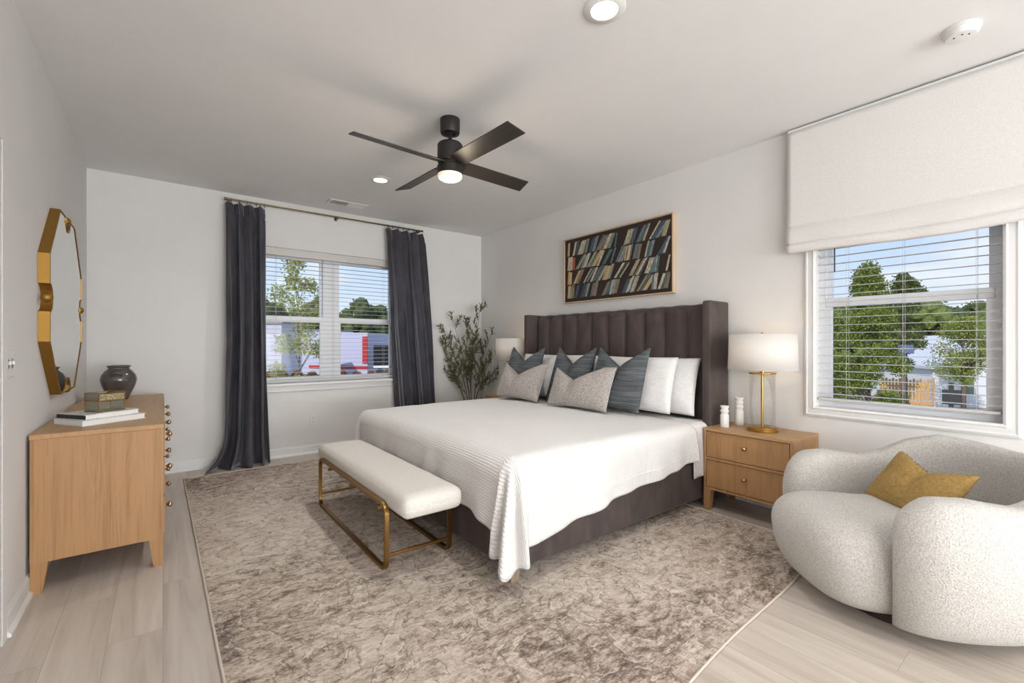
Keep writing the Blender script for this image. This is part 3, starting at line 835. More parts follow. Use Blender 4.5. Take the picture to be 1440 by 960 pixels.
# ------------------------------------------------------------------ bed
BX0, BX1, BY0, BY1 = 1.385, 3.30, 1.80, 3.96
def bed():
    t = thing('bed', 'charcoal velvet upholstered bed with a tall channel-tufted winged headboard', 'bed', (2.4, 2.885, 0))
    ox, oy = 2.4, 2.885
    V = M['bedvelvet']
    def bx(*a, **k):
        return B(a[0] - ox, a[1] - ox, a[2] - oy, a[3] - oy, a[4], a[5], **k)
    obj('base', bx(BX0, 3.42, BY0, BY1, .065, .345, bev=.018, seg=3), V, t, 40)
    obj('mattress', bx(BX0 + .02, 3.39, BY0 + .03, BY1 - .03, .346, .625, bev=.06, seg=4), M['linenwhite'], t, 40)
    obj('headboard_core', bx(3.43, 3.545, 1.85, 3.93, .02, 1.535, bev=.012), V, t, 40)
    for y0, y1 in ((1.778, 1.846), (3.936, 4.004)):
        bm = bx(3.265, 3.548, y0, y1, .02, 1.548, bev=.016, seg=3)
        w = obj('headboard_wing', bm, V, t, 40)
        # welt seam on the outer side and around the front edge
        s_ = bmesh.new(); yy = (y0 if y0 < 2 else y1)
        tube(s_, [(3.283 - ox, yy - oy, .03), (3.283 - ox, yy - oy, 1.535), (3.53 - ox, yy - oy, 1.535)], .0022, 6)
        obj('seam', s_, V, w)
    n = 10; Y0, Y1 = 1.849, 3.931; wch = (Y1 - Y0) / n
    for i in range(n):
        a, b = Y0 + i * wch, Y0 + (i + 1) * wch
        bm = bmesh.new()
        def f(u, v):
            # v runs from base up the front, over the top to the back
            y = lerp(a + .001, b - .001, u)
            puff = (1 - abs(2 * u - 1) ** 2.6) ** .6
            L1 = 1.49 - .35; L2 = pi / 2 * .05
            if v < .8: z = lerp(.35, 1.485, v / .8); x = 3.432 - .042 * puff
            else:
                q = (v - .8) / .2 * pi / 2; x = 3.432 - .042 * puff * cos(q) + .06 * sin(q); z = 1.485 + (.042 + .018 * puff) * sin(q)
            x += .002 * fn3(y * 6, z * 3, 2)
            return Vector((x - ox, y - oy, z))
        grid(bm, 13, 30, f)
        obj('headboard_channel', bm, V, t, 'all')
    for x in (BX0 + .028, 3.30):
        for y in (BY0 + .028, BY1 - .028):
            bm = bmesh.new()
            p = .030
            r0 = [bm.verts.new((x - ox + a * (p - .004), y - oy + b * (p - .004), .0085 if x < 3.1 else .0005)) for a, b in ((-1, -1), (1, -1), (1, 1), (-1, 1))]
            r1 = [bm.verts.new((x - ox + a * p, y - oy + b * p, .068)) for a, b in ((-1, -1), (1, -1), (1, 1), (-1, 1))]
            for k in range(4): bm.faces.new((r0[k], r0[(k + 1) % 4], r1[(k + 1) % 4], r1[k]))
            bm.faces.new(r0[::-1]); bm.faces.new(r1); obj('leg', bm, M['bedleg'], t)
bed()

# duvet: cloth parametrised as a flat sheet that folds over the mattress edges
def duvet():
    t = thing('duvet', 'white crinkled cotton duvet draped over the bed', 'duvet', (2.4, 2.885, .64))
    ox, oy, oz = 2.4, 2.885, .64
    XE, YN, YF = BX0 + .060, BY0 + .05, BY1 - .05     # where the sheet starts to bend
    XH = 3.02
    TOP = .650; r = .10
    L_FOOT, L_NEAR, L_FAR = .385, .48, .48
    def hang(a, b, dirx, diry, s):
        """point for cloth hanging a beyond the edge"""
        pass
    NU, NV = 150, 190
    sx_tot = (XH - XE) + L_FOOT; sy_tot = (YF - YN) + L_NEAR + L_FAR
    bm = bmesh.new(); uvl = bm.loops.layers.uv.new('UV')
    def f(u, v):
        s = u * sx_tot; q = v * sy_tot - L_NEAR
        x = XH - s; y = YN + q
        a = max(0, XE - x)                      # beyond the foot edge
        b = (YN - y) if y < YN else (y - YF if y > YF else 0); sg = -1 if y < YN else 1
        bx_, by_ = max(x, XE), min(max(y, YN), YF)
        side = sg
        # gentle crown and wrinkles on top
        z = TOP - .012 + .034 * (1 - ((bx_ - 2.3) / 1.0) ** 2) * (1 - ((by_ - 2.9) / 1.1) ** 2)
        z += .006 * fn3(x * 2.5, y * 2.5, 0) + .003 * fn3(x * 7, y * 7, 3)
        h = a + b
        if h <= 1e-6: return Vector((x, y, z)), (s, q)
        LS = L_NEAR if y < YN else L_FAR
        phi = atan2(b / LS, a / L_FOOT)         # 0 = foot, pi/2 = side
        if a > 0 and b > 0: h = max(a / L_FOOT, b / LS) * (lerp(L_FOOT * 1.26, LS * 1.05, phi / (pi / 2)) +   .100 * sin(2 * phi) + .012 * sin(phi * 10))
        # arc then vertical
        corner = sin(2 * phi) if (a > 0 and b > 0) else 0
        if h < r * pi / 2:
            out = r * sin(h / r); dn = r * (1 - cos(h / r))
        else:
            k = h - r * pi / 2; 
            flare = .10 if (a > 0 and b > 0) else .035
            corner = sin(2 * phi) if (a > 0 and b > 0) else 0
            flare = .035 + .26 * corner
            out = r + k * flare; dn = r + k * sqrt(max(0, 1 - flare ** 2))
        # folds, growing downwards
        fall = clamp((h - .06) / .35)
        if a > 0 and b > 0:
            ripple = .042 * sin(phi * 11 + .5) * fall ** 1.3
            out += ripple
            dx, dy = -cos(phi), side * sin(phi)
            # cloth gathered at a corner hangs a little lower than straight edges
            hem = 1.0
            px, py = bx_ + dx * out, by_ + dy * out
            dn = dn * hem
        elif a > 0:
            w = .010 * sin(y * 17 + 1.2 * sin(y * 5)) + .010 * sin(y * 31 + 2) * fall
            px, py = bx_ - out - w * fall, y + .012 * fall * sin(y * 17 + 1.9)
        else:
            w = .016 * sin(x * 13 + 1.5 * sin(x * 4)) + .010 * sin(x * 23) * fall
            lift = ss((x - 2.2) / 1.0)
            px, py = x + .012 * fall * sin(x * 13), by_ + side * (out + w * fall)
        # hem of the near side rises a little towards the pillows
        if b > 0 and a == 0: dn *= interp([(XE, 1.05), (1.6, 1.0), (2.05, .84), (2.8, .67), (3.02, .62)], x)
        if a > 0 and b == 0: dn *= 1 + .26 * exp(-min(y - YN, YF - y) / .16)
        zz = z - dn + .006 * fn3(px * 9, py * 9, 5) * fall
        return Vector((px, py, max(zz, .02))), (s, q)
    V = []; UV = {}
    for i in range(NU):
        row = []
        for j in range(NV):
            p, q = f(i / (NU - 1), j / (NV - 1)); w = bm.verts.new((p.x - ox, p.y - oy, p.z - oz)); UV[w] = q; row.append(w)
        V.append(row)
    for i in range(NU - 1):
        for j in range(NV - 1):
            fc = bm.faces.new((V[i][j], V[i + 1][j], V[i + 1][j + 1], V[i][j + 1]))
            for lp in fc.loops: lp[uvl].uv = UV[lp.vert]
    o = obj('duvet_cover', bm, M['duvet'], t, 'all'); md = o.modifiers.new('s', 'SOLIDIFY'); md.thickness = .012; md.offset = -1
    # stitched seam a hand above the near hem
    tube_pts = []
    for i in range(int(NU * .02), int(NU * .76)):
        p, _ = f(i / (NU - 1), .10 / sy_tot); tube_pts.append((p.x - ox, p.y - oy, p.z - oz))
    sb = bmesh.new(); tube(sb, tube_pts, .003, 6); obj('hem_seam', sb, M['duvet'], t, 'all')
duvet()
def sheet():
    t = thing('bed_sheet', 'white bed sheet hanging beside the pillows at the headboard', 'bed sheet', (3.12, 2.885, .62))
    bm = bmesh.new(); YN, YF = BY0 + .045, BY1 - .045
    def f(u, v):
        x = lerp(3.25, 3.035, u); s = lerp(-.42, (YF - YN) + .40, v); r = .06
        def hang(h, e, sg):
            if h < r * pi / 2: return e + sg * r * sin(h / r), .628 - r * (1 - cos(h / r)) + r * 0
            k = h - r * pi / 2; return e + sg * (r + .004 * sin(x * 40) * clamp(k * 6) + k * .03), .628 - r - k
        if s < 0: y, z = hang(-s, YN + .0, -1)
        elif s > YF - YN: y, z = hang(s - (YF - YN), YF, 1)
        else: y, z = YN + s, .628
        return Vector((x - 3.12, y - 2.885, z - .62 + .004 * fn3(x * 9, y * 9, 0)))
    grid(bm, 14, 120, f)
    o = obj('sheet_cloth', bm, M['linenwhite'], t, 'all'); md = o.modifiers.new('s', 'SOLIDIFY'); md.thickness = .006; md.offset = -1
sheet()

# ------------------------------------------------------------------ pillows
def pillow_bm(w, h, t, chop=.0, seed=0, pinch=.055, wr=.006, n=34, chop_u=0., closed_back=True, sharp=.42):
    bm = bmesh.new(); fr = {}
    def P(i, j, sd):
        u = -1 + 2 * i / n; v = -1 + 2 * j / n
        # denser at borders
        u_ = sin(u * pi / 2) * .35 + u * .65; v_ = sin(v * pi / 2) * .35 + v * .65
        x = w / 2 * u_ * (1 - pinch * (1 - v_ * v_)) ; z = h / 2 * v_ * (1 - pinch * 1.2 * (1 - u_ * u_))
        e = max(0, (1 - u_ ** 2)) * max(0, (1 - v_ ** 2)); th = t / 2 * e ** sharp
        if chop:
            tw = clamp((v_ + 1) / 2) ** 1.4
            du = abs(u_ - chop_u)
            z -= chop * max(0, 1 - (du / .92)) ** 1.0 * tw
            th *= 1 - .55 * exp(-(du / .13) ** 2) * clamp((v_ + .3) / 1.3)
            th *= 1 + .25 * exp(-((du - .45) / .25) ** 2) * tw
        th += wr * fn3(u_ * 2.6 + seed, v_ * 2.6, seed + sd) * e ** .3 + wr * .5 * fn3(u_ * 7 + seed, v_ * 5, seed - sd) * e ** .3
        return Vector((x, -sd * th, z))
    for i in range(n + 1):
        for j in range(n + 1):
            edge = i in (0, n) or j in (0, n)
            a = bm.verts.new(P(i, j, 1)) ; fr[(i, j, 1)] = a
            fr[(i, j, -1)] = a if edge else bm.verts.new(P(i, j, -1))
    for sd in (1, -1):
        for i in range(n):
            for j in range(n):
                q = [fr[(i, j, sd)], fr[(i + 1, j, sd)], fr[(i + 1, j + 1, sd)], fr[(i, j + 1, sd)]]
                if sd < 0: q = q[::-1]
                f = bm.faces.new(q); f.material_index = 0 if sd > 0 else 1
    return bm
def pillow(name, label, cat, cx, cy, zb, w, h, t, lean, yaw, mat, chop=0, seed=0, group=None, back=None, **k):
    """stands on zb at (cx,cy), faces -X (towards the foot), leans back by lean degrees"""
    th = thing(name, label, cat, (cx, cy, zb), -pi / 2 + R_(yaw), group)
    bm = pillow_bm(w, h, t, chop, seed, **k)
    bm.transform(Matrix.Rotation(R_(-lean), 4, 'X') @ Matrix.Translation((0, 0, h / 2)))
    o = obj('pillow_case', bm, [mat, back or mat], th, 'all')
    # piped edge seam
    n = 34; pts = []
    for i in range(n): pts.append((-1 + 2 * i / n, -1))
    return th
ZB = .668
pg = 'white sleeping pillows against the headboard'
pillow('bed_pillow', 'white pillow at the headboard, rear one nearest the right window', 'pillow', 3.235, 2.365, ZB - .012, .93, .46, .165, 13, 2, M['sham'], seed=3, group=pg, pinch=.035, sharp=.36, wr=.012)
pillow('bed_pillow', 'white pillow at the headboard, rear one beside the far lamp', 'pillow', 3.235, 3.42, ZB - .012, .93, .46, .165, 13, -1, M['sham'], seed=5, group=pg, pinch=.035, sharp=.36, wr=.012)
pillow('bed_pillow', 'white pillow directly behind the nearest blue striped cushion', 'pillow', 3.065, 2.455, ZB + .005, .90, .455, .155, 16, 3, M['sham'], seed=7, group=pg, pinch=.03, sharp=.36, wr=.012)
pillow('bed_pillow', 'white pillow directly behind the two farther blue striped cushions', 'pillow', 3.065, 3.43, ZB + .005, .90, .455, .155, 16, 0, M['sham'], seed=9, group=pg, pinch=.03, sharp=.36, wr=.012)
cg = 'slate striped square cushions'
for cy, sd, lab, yw in ((2.41, 1, 'slate blue striped cushion nearest the bedside window, fully visible beside white pillows', 3), (2.965, 2, 'slate blue striped cushion in the middle of the three', -2), (3.66, 3, 'slate blue striped cushion farthest away, in front of the far lamp', 2)):
    pillow('striped_cushion', lab, 'cushion', 2.885, cy, ZB + .006, .51, .54, .15, 19, yw, M['stripe'], chop=.15, seed=sd * 3, group=cg)
tg = 'grey tweed lumbar cushions'
pillow('tweed_cushion', 'grey tweed lumbar cushion nearer the camera, with a pale backing', 'cushion', 2.735, 2.68, ZB + .008, .66, .38, .15, 22, 3, M['tweed'], chop=.125, seed=21, group=tg, back=M['cushion_back'], chop_u=-.25)
pillow('tweed_cushion', 'grey tweed lumbar cushion nearer the olive tree', 'cushion', 2.745, 3.50, ZB + .008, .68, .38, .15, 22, -2, M['tweed'], chop=.13, seed=25, group=tg, back=M['cushion_back'], chop_u=-.15)

# ------------------------------------------------------------------ bench
def bench():
    t = thing('bench', 'oatmeal upholstered bench with a brass frame at the foot of the bed', 'bench', (1.13, 2.92, .008))
    ox, oy, oz = 1.13, 2.92, .008
    X0, X1, Y0, Y1 = .935, 1.315, 2.295, 3.56; zt = .352; r = .05; tb = .011
    for x in (X0, X1):
        bm = bmesh.new(); pts = []
        for cy, cz, a0 in ((Y1 - r, zt - r, 0), (Y0 + r, zt - r, pi / 2), (Y0 + r, tb + r, pi), (Y1 - r, tb + r, 3 * pi / 2)):
            for i in range(7):
                a = a0 + pi / 2 * i / 6; pts.append((x - ox, cy + r * cos(a) - oy, cz + r * sin(a)))
        # square tube swept round the loop
        P = pts; n = len(P); rings = []
        for i in range(n):
            a, b = Vector(P[i - 1]), Vector(P[(i + 1) % n]); d = (b - a).normalized(); nn = Vector((1, 0, 0)); bn = d.cross(nn)
            rings.append([bm.verts.new(Vector(P[i]) + nn * sx * tb + bn * sy * tb * .9) for sx, sy in ((-1, -1), (1, -1), (1, 1), (-1, 1))])
        for i in range(n):
            a, b = rings[i], rings[(i + 1) % n]
            for k in range(4): bm.faces.new((a[k], a[(k + 1) % 4], b[(k + 1) % 4], b[k]))
        obj('frame_loop', bm, M['antique'], t, 30)
    for y in (Y0 + .0, Y1 - .0):
        bm = bmesh.new(); yy = y + (.0 if y < 2.9 else .0)
        box(bm, X0 - ox + tb, X1 - ox - tb, yy - oy - .008, yy - oy + .008, .078, .094, .002); obj('stretcher', bm, M['antique'], t)
    for y in (2.45, 2.92, 3.40):
        bm = bmesh.new(); box(bm, X0 - ox + tb, X1 - ox - tb, y - oy - .012, y - oy + .012, zt - .062, zt - .044, .001); obj('seat_support', bm, M['antique'], t)
    # cushion: softly rounded box with a lip along the front
    hx, hy, hz = .176, .80, .060
    bm = gridcube(hx, hy, hz, (1.125 - ox, 2.905 - oy, .371), 18)
    for v in bm.verts:
        u = (v.co.x - (1.125 - ox)) / hx; w = (v.co.y - (2.905 - oy)) / hy; q = (v.co.z - .371) / hz
        # rounded corners via radius clamp
        rr = .045
        c = Vector((1.125 - ox, 2.905 - oy, .371)); d = v.co - c
        k = Vector((clamp(d.x, -hx + rr, hx - rr), clamp(d.y, -hy + rr, hy - rr), clamp(d.z, -hz + rr, hz - rr)))
        e = d - k
        if e.length > 1e-6: v.co = c + k + e.normalized() * rr * (1 if d.z > -.02 else .95)
        if q > .5: v.co.z += .012 * (1 - u * u) * (1 - w ** 4)
    obj('seat_cushion', bm, M['benchlinen'], t, 'all')
    bm = bmesh.new(); pts = []
    for i in range(40): pts.append((.9505 - ox, lerp(2.15, 3.66, i / 39) - oy, .371 + .001 * sin(i)))
    tube(bm, pts, .003, 6); obj('welt', bm, M['benchlinen'], t, 'all')
bench()

# ------------------------------------------------------------------ nightstands
def nightstand(label, yc):
    t = thing('nightstand', label, 'nightstand', (3.368, yc, 0), 0, 'matching oak nightstands')
    w, l, ZT = .210, .30, .60
    obj('top', B(-w - .003, w, -l - .002, l + .002, ZT - .020, ZT, .002), M['oakx'], t)
    bm = bmesh.new(); box(bm, -w + .016, w, -l, l, .155, ZT - .0205)
    for a in ((-l, -l + .020, .155, .5795), (l - .020, l, .155, .5795), (-l + .020, l - .020, .155, .172), (-l + .020, l - .020, .372, .390)): box(bm, -w, -w + .0161, a[0], a[1], a[2], a[3], .001)
    obj('carcass', bm, M['oak'], t)
    for z0, z1 in ((.395, .574), (.177, .367)):
        bm = bmesh.new(); y0, y1 = -l + .025, l - .025
        box(bm, -w + .003, -w + .013, y0, y1, z0, z1, .001)
        for a in ((y0, y1, z0, z0 + .008), (y0, y1, z1 - .008, z1), (y0, y0 + .008, z0 + .008, z1 - .008), (y1 - .008, y1, z0 + .008, z1 - .008)): box(bm, -w - .0012, -w + .0029, a[0], a[1], a[2], a[3], .0006)
        d = obj('drawer', bm, M['oak'], t)
        kb = bmesh.new(); lathe(kb, [(.009, 0), (.006, .003), (.005, .012), (.010, .016), (.0145, .022), (.0135, .029), (.007, .033), (.001, .034)], seg=18, capt=False)
        kb.transform(Matrix.Translation((-w + .003, 0, (z0 + z1) / 2 + .012)) @ Matrix.Rotation(-pi / 2, 4, 'Y')); obj('knob', kb, M['knob'], d, 'all')
    for sx in (-1, 1):
        for sy in (-1, 1):
            bm = bmesh.new(); x, y = sx * w, sy * l
            T4 = [(x, y), (x - sx * .055, y), (x - sx * .055, y - sy * .055), (x, y - sy * .055)]
            B4 = [(x, y), (x - sx * .040, y), (x - sx * .040, y - sy * .040), (x, y - sy * .040)]
            a = [bm.verts.new((*p, .0005)) for p in B4]; b = [bm.verts.new((*p, .1545)) for p in T4]
            for k in range(4): bm.faces.new((a[k], a[(k + 1) % 4], b[(k + 1) % 4], b[k]))
            bm.faces.new(a[::-1]); bm.faces.new(b); obj('leg', bm, M['oakleg'], t)
    return t
n1 = nightstand('oak two-drawer nightstand between the bed and the armchair', 1.471)
n2 = copy_tree(n1); n2.location = (3.368, 4.316, 0); n2['label'] = 'oak nightstand on the far side of the bed beside the olive tree'

def lamp(label, loc):
    t = thing('table_lamp', label, 'lamp', loc, 0, 'matching glass column table lamps')
    bm = bmesh.new(); lathe(bm, [(.094, 0), (.100, .004), (.100, .014), (.094, .018), (.094, .028), (.088, .031)], seg=48); obj('base', bm, M['brass'], t, 30)
    bm = bmesh.new(); lathe(bm, [(.083, .032), (.083, .402)], seg=48, capb=False, capt=False)
    o = obj('glass_cylinder', bm, M['lampglass'], t, 'all'); md = o.modifiers.new('s', 'SOLIDIFY'); md.thickness = .004
    bm = bmesh.new(); lathe(bm, [(.085, .402), (.086, .404), (.086, .410), (.083, .412)], seg=48); obj('top_cap', bm, M['brass'], t, 30)
    bm = bmesh.new(); lathe(bm, [(.0085, .030), (.0085, .402)], seg=20); obj('stem', bm, M['brass'], t, 60)
    bm = bmesh.new(); lathe(bm, [(.016, .412), (.016, .430), (.010, .436), (.010, .47), (.015, .472), (.015, .51)], seg=20); obj('socket', bm, M['brass'], t, 40)
    bm = bmesh.new(); lathe(bm, [(.010, .511), (.014, .53), (.028, .565), (.030, .585), (.020, .608), (.001, .615)], seg=20, capt=False); obj('bulb', bm, M['bulb'], t, 'all')
    bm = bmesh.new()
    for a in range(3):
        q = a * 2 * pi / 3; tube(bm, [(0, 0, .672), (.213 * cos(q), .213 * sin(q), .672)], .002, 6)
    tube(bm, [(.018, 0, .47), (.045, 0, .53), (.045, 0, .62), (.0, 0, .672)], .0018, 6); tube(bm, [(-.018, 0, .47), (-.045, 0, .53), (-.045, 0, .62), (.0, 0, .672)], .0018, 6)
    obj('harp', bm, M['brass'], t)
    bm = bmesh.new(); lathe(bm, [(.003, .672), (.009, .678), (.009, .694), (.005, .698)], seg=16); obj('finial', bm, M['brass'], t, 40)
    bm = bmesh.new(); lathe(bm, [(.222, .432), (.213, .684)], seg=64, capb=False, capt=False)
    o = obj('lamp_shade', bm, M['lampshade'], t, 'all'); md = o.modifiers.new('s', 'SOLIDIFY'); md.thickness = .003
    l = light('lamp_glow', 'POINT', (0, 0, .57), LAMP_W, (1, .78, .52), shadow_soft_size=.03); l.parent = t
    return t
l1 = lamp('brass and glass table lamp on the nightstand beside the right window', (3.372, 1.452, .6006))
l2 = copy_tree(l1); l2.location = (3.372, 4.33, .6006); l2['label'] = 'far table lamp with white drum shade between olive tree and headboard'

def holder(label, loc, tiers, h0, r):
    t = thing('candle_holder', label, 'candle holder', loc, 0, 'white ceramic candle holders')
    bm = bmesh.new(); pf = [(r * .96, 0), (r, .003), (r, h0 - .003), (r * .96, h0)]
    z = h0; 
    for i in range(tiers):
        pf += [(r * .78, z + .003), (r * .84, z + .014), (r * 1.02, z + .026), (r * 1.02, z + .031)]; z += .033
    pf += [(r * .7, z - .001), (r * .62, z - .012)]
    lathe(bm, pf, seg=36); obj('ceramic_body', bm, M['ceramic'], t, 35)
holder('short white stacked candle holder, closer to the nightstand front', (3.303, 1.688, .6006), 2, .092, .030)
holder('tall white stacked candle holder, closer to the wall', (3.475, 1.665, .6006), 3, .112, .031)

# ------------------------------------------------------------------ armchair
CH_A = R_(139); CH_C = (2.81, .548, 0)
def armchair():
    t = thing('armchair', 'cream boucle tub armchair in the right foreground', 'armchair', CH_C, CH_A)
    bm = bmesh.new(); lathe(bm, [(.31, .0006), (.315, .004), (.315, .045), (.31, .050)], seg=64)
    for v in bm.verts: v.co.x *= 1.02
    obj('plinth', bm, plain('dark_plinth', (58, 40, 30), .6), t, 30)
    # shell: U-shaped sweep from one arm tip round the back to the other; local +x is the front
    bm = bmesh.new(); NS, NR = 120, 44
    def path(a):
        th = a * R_(132); x = -.37 * sgnp(cos(th), .86); y = .385 * sgnp(sin(th), .80)
        return (x * 1.22 if x > 0 else x) - .02, y
    H = [(0, .710), (.28, .728), (.42, .690), (.54, .622), (.65, .590), (.78, .612), (.90, .606), (1, .575)]
    Th = [(0, .088), (.4, .092), (.6, .100), (.8, .112), (1, .112)]
    rings = []
    for i in range(NS + 1):
        w = -1 + 2 * i / NS; a = math.copysign(1 - (1 - abs(w)) ** 1.25, w) if abs(w) > 0 else 0
        x, y = path(a); x2, y2 = path(a + .01)
        tx, ty = x2 - x, y2 - y; L = sqrt(tx * tx + ty * ty); tx /= L; ty /= L
        nx, ny = -ty, tx
        if nx * x + ny * y < 0: nx, ny = -nx, -ny
        aa = abs(a); h = interp(H, aa) + .004 * sin(aa * 9); th = interp(Th, aa)
        cap = 1.0; CS = .86
        if aa > CS: cap = max(.03, sqrt(max(0, 1 - ((aa - CS) / (1 - CS)) ** 2)))
        ring = []; z0 = .046
        for k in range(NR):
            q = 2 * pi * k / NR; sx, sz = cos(q), sin(q)
            zz = lerp(z0, h, .5 + .5 * sgnp(sz, .62))
            if cap < 1: zz = z0 + (zz - z0) * lerp(.80, 1, cap ** .8)
            zn = (zz - z0) / (h - z0)
            off = sgnp(sx, .66) * th
            lean = .045 * zn + .050 * sin(pi * clamp(zn)) - .022 * (1 - zn) ** 2.5
            back = 1 - ss(aa / .5)
            lean += .03 * back * zn
            o_ = lean + off * cap
            ring.append(bm.verts.new((x + nx * o_, y + ny * o_, zz)))
        rings.append(ring)
    for r0, r1 in zip(rings, rings[1:]):
        for k in range(NR): bm.faces.new((r0[k], r0[(k + 1) % NR], r1[(k + 1) % NR], r1[k]))
    bm.faces.new(rings[0][::-1]); bm.faces.new(rings[-1])
    obj('shell', bm, M['boucle'], t, 'all')
    bm = bmesh.new(); bmesh.ops.create_uvsphere(bm, u_segments=80, v_segments=48, radius=1)
    for v in bm.verts:
        p = v.co.normalized(); az = atan2(p.y, p.x); el = math.asin(clamp(p.z, -1, 1))
        ce = abs(cos(el)) ** .32
        X = sgnp(cos(az), .74) * ce; Y = sgnp(sin(az), .66) * ce; Z = sgnp(sin(el), .72)
        zz = .245 + .200 * Z; k = clamp((zz - .046) / .38); front = clamp(X)
        sxx = .10 + (X * lerp(.425, .455, ss(k * 1.3)) if X > 0 else X * .34)
        syy = Y * lerp(lerp(.30, .36, front), lerp(.31, .405, front), ss(k * 1.4))
        zz += .012 * front * k - .01 * (1 - front) * k
        v.co = (sxx, syy, zz)
    obj('seat_cushion', bm, M['boucle'], t, 'all')
    return t
armchair()
def chair_cushion():
    ang = CH_A
    t = thing('throw_cushion', 'mustard linen cushion with frayed edges on the boucle armchair', 'cushion', (2.80, .59, .408), ang + pi / 2 + R_(0))
    bm = pillow_bm(.44, .30, .13, .06, 31, chop_u=.1)
    n = 34
    bm.transform(Matrix.Rotation(R_(-38), 4, 'X') @ Matrix.Translation((0, 0, .15)))
    obj('linen_cover', bm, M['mustard'], t, 'all')
    # frayed fringe along top and sides
    fr = bmesh.new(); rnd = random.Random(5); R38 = Matrix.Rotation(R_(-38), 4, 'X') @ Matrix.Translation((0, 0, .15))
    for s in range(420):
        side = rnd.choice('tttlr'); k = rnd.uniform(-1, 1)
        if side == 't':
            x = .22 * k * .995; z = .15 * (1 - .066 * (1 - k * k)) - .06 * max(0, 1 - abs(k - .1) / .92); d = Vector((rnd.uniform(-.5, .5), rnd.uniform(-.6, .6), 1))
        else:
            sg = -1 if side == 'l' else 1; x = sg * .22 * (1 - .055 * (1 - k * k)); z = .15 * k; d = Vector((sg, rnd.uniform(-.6, .6), rnd.uniform(-.5, .5)))
        p = R38 @ Vector((x, 0, z)); d = (Matrix.Rotation(R_(-38), 3, 'X') @ d).normalized(); ln = rnd.uniform(.004, .012)
        q = d.orthogonal().normalized() * .0012
        a = [fr.verts.new(p + q), fr.verts.new(p - q), fr.verts.new(p + d * ln)]; fr.faces.new(a)
    obj('fringe', fr, M['mustard'], t)
chair_cushion()

# ------------------------------------------------------------------ olive tree
def leafmat(name, dark, light_, rough=.6, trans=.0):
    t = NT(name); n = t.noise(t.coord(), 6, 3, .6)
    n2 = t.noise(t.coord(), 31, 2)
    c = t.ramp(t.math('ADD', t.math('MULTIPLY', n, .5), t.math('MULTIPLY', n2, .5)), [(.36, lin(dark)), (.62, lin(light_))]); t.col(c); t.set(Roughness=rough, Specular_IOR_Level=.25)
    if trans:
        tl = t.n('ShaderNodeBsdfTranslucent'); t.l(c, tl.inputs[0]); mx = t.n('ShaderNodeMixShader'); mx.inputs[0].default_value = trans
        t.l(t.b.outputs[0], mx.inputs[1]); t.l(tl.outputs[0], mx.inputs[2]); t.l(mx.outputs[0], t.out.inputs[0])
    return t.m
def leaf(bm, p, d, nrm, L, W, mi=0):
    s = d.cross(nrm).normalized() * W
    q = [p, p + d * L * .35 + s * .8 + nrm * L * .04, p + d * L * .7 + s * .6 + nrm * L * .02, p + d * L, p + d * L * .7 - s * .6 + nrm * L * .02, p + d * L * .35 - s * .8 + nrm * L * .04]
    f = bm.faces.new([bm.verts.new(x) for x in q]); f.material_index = mi
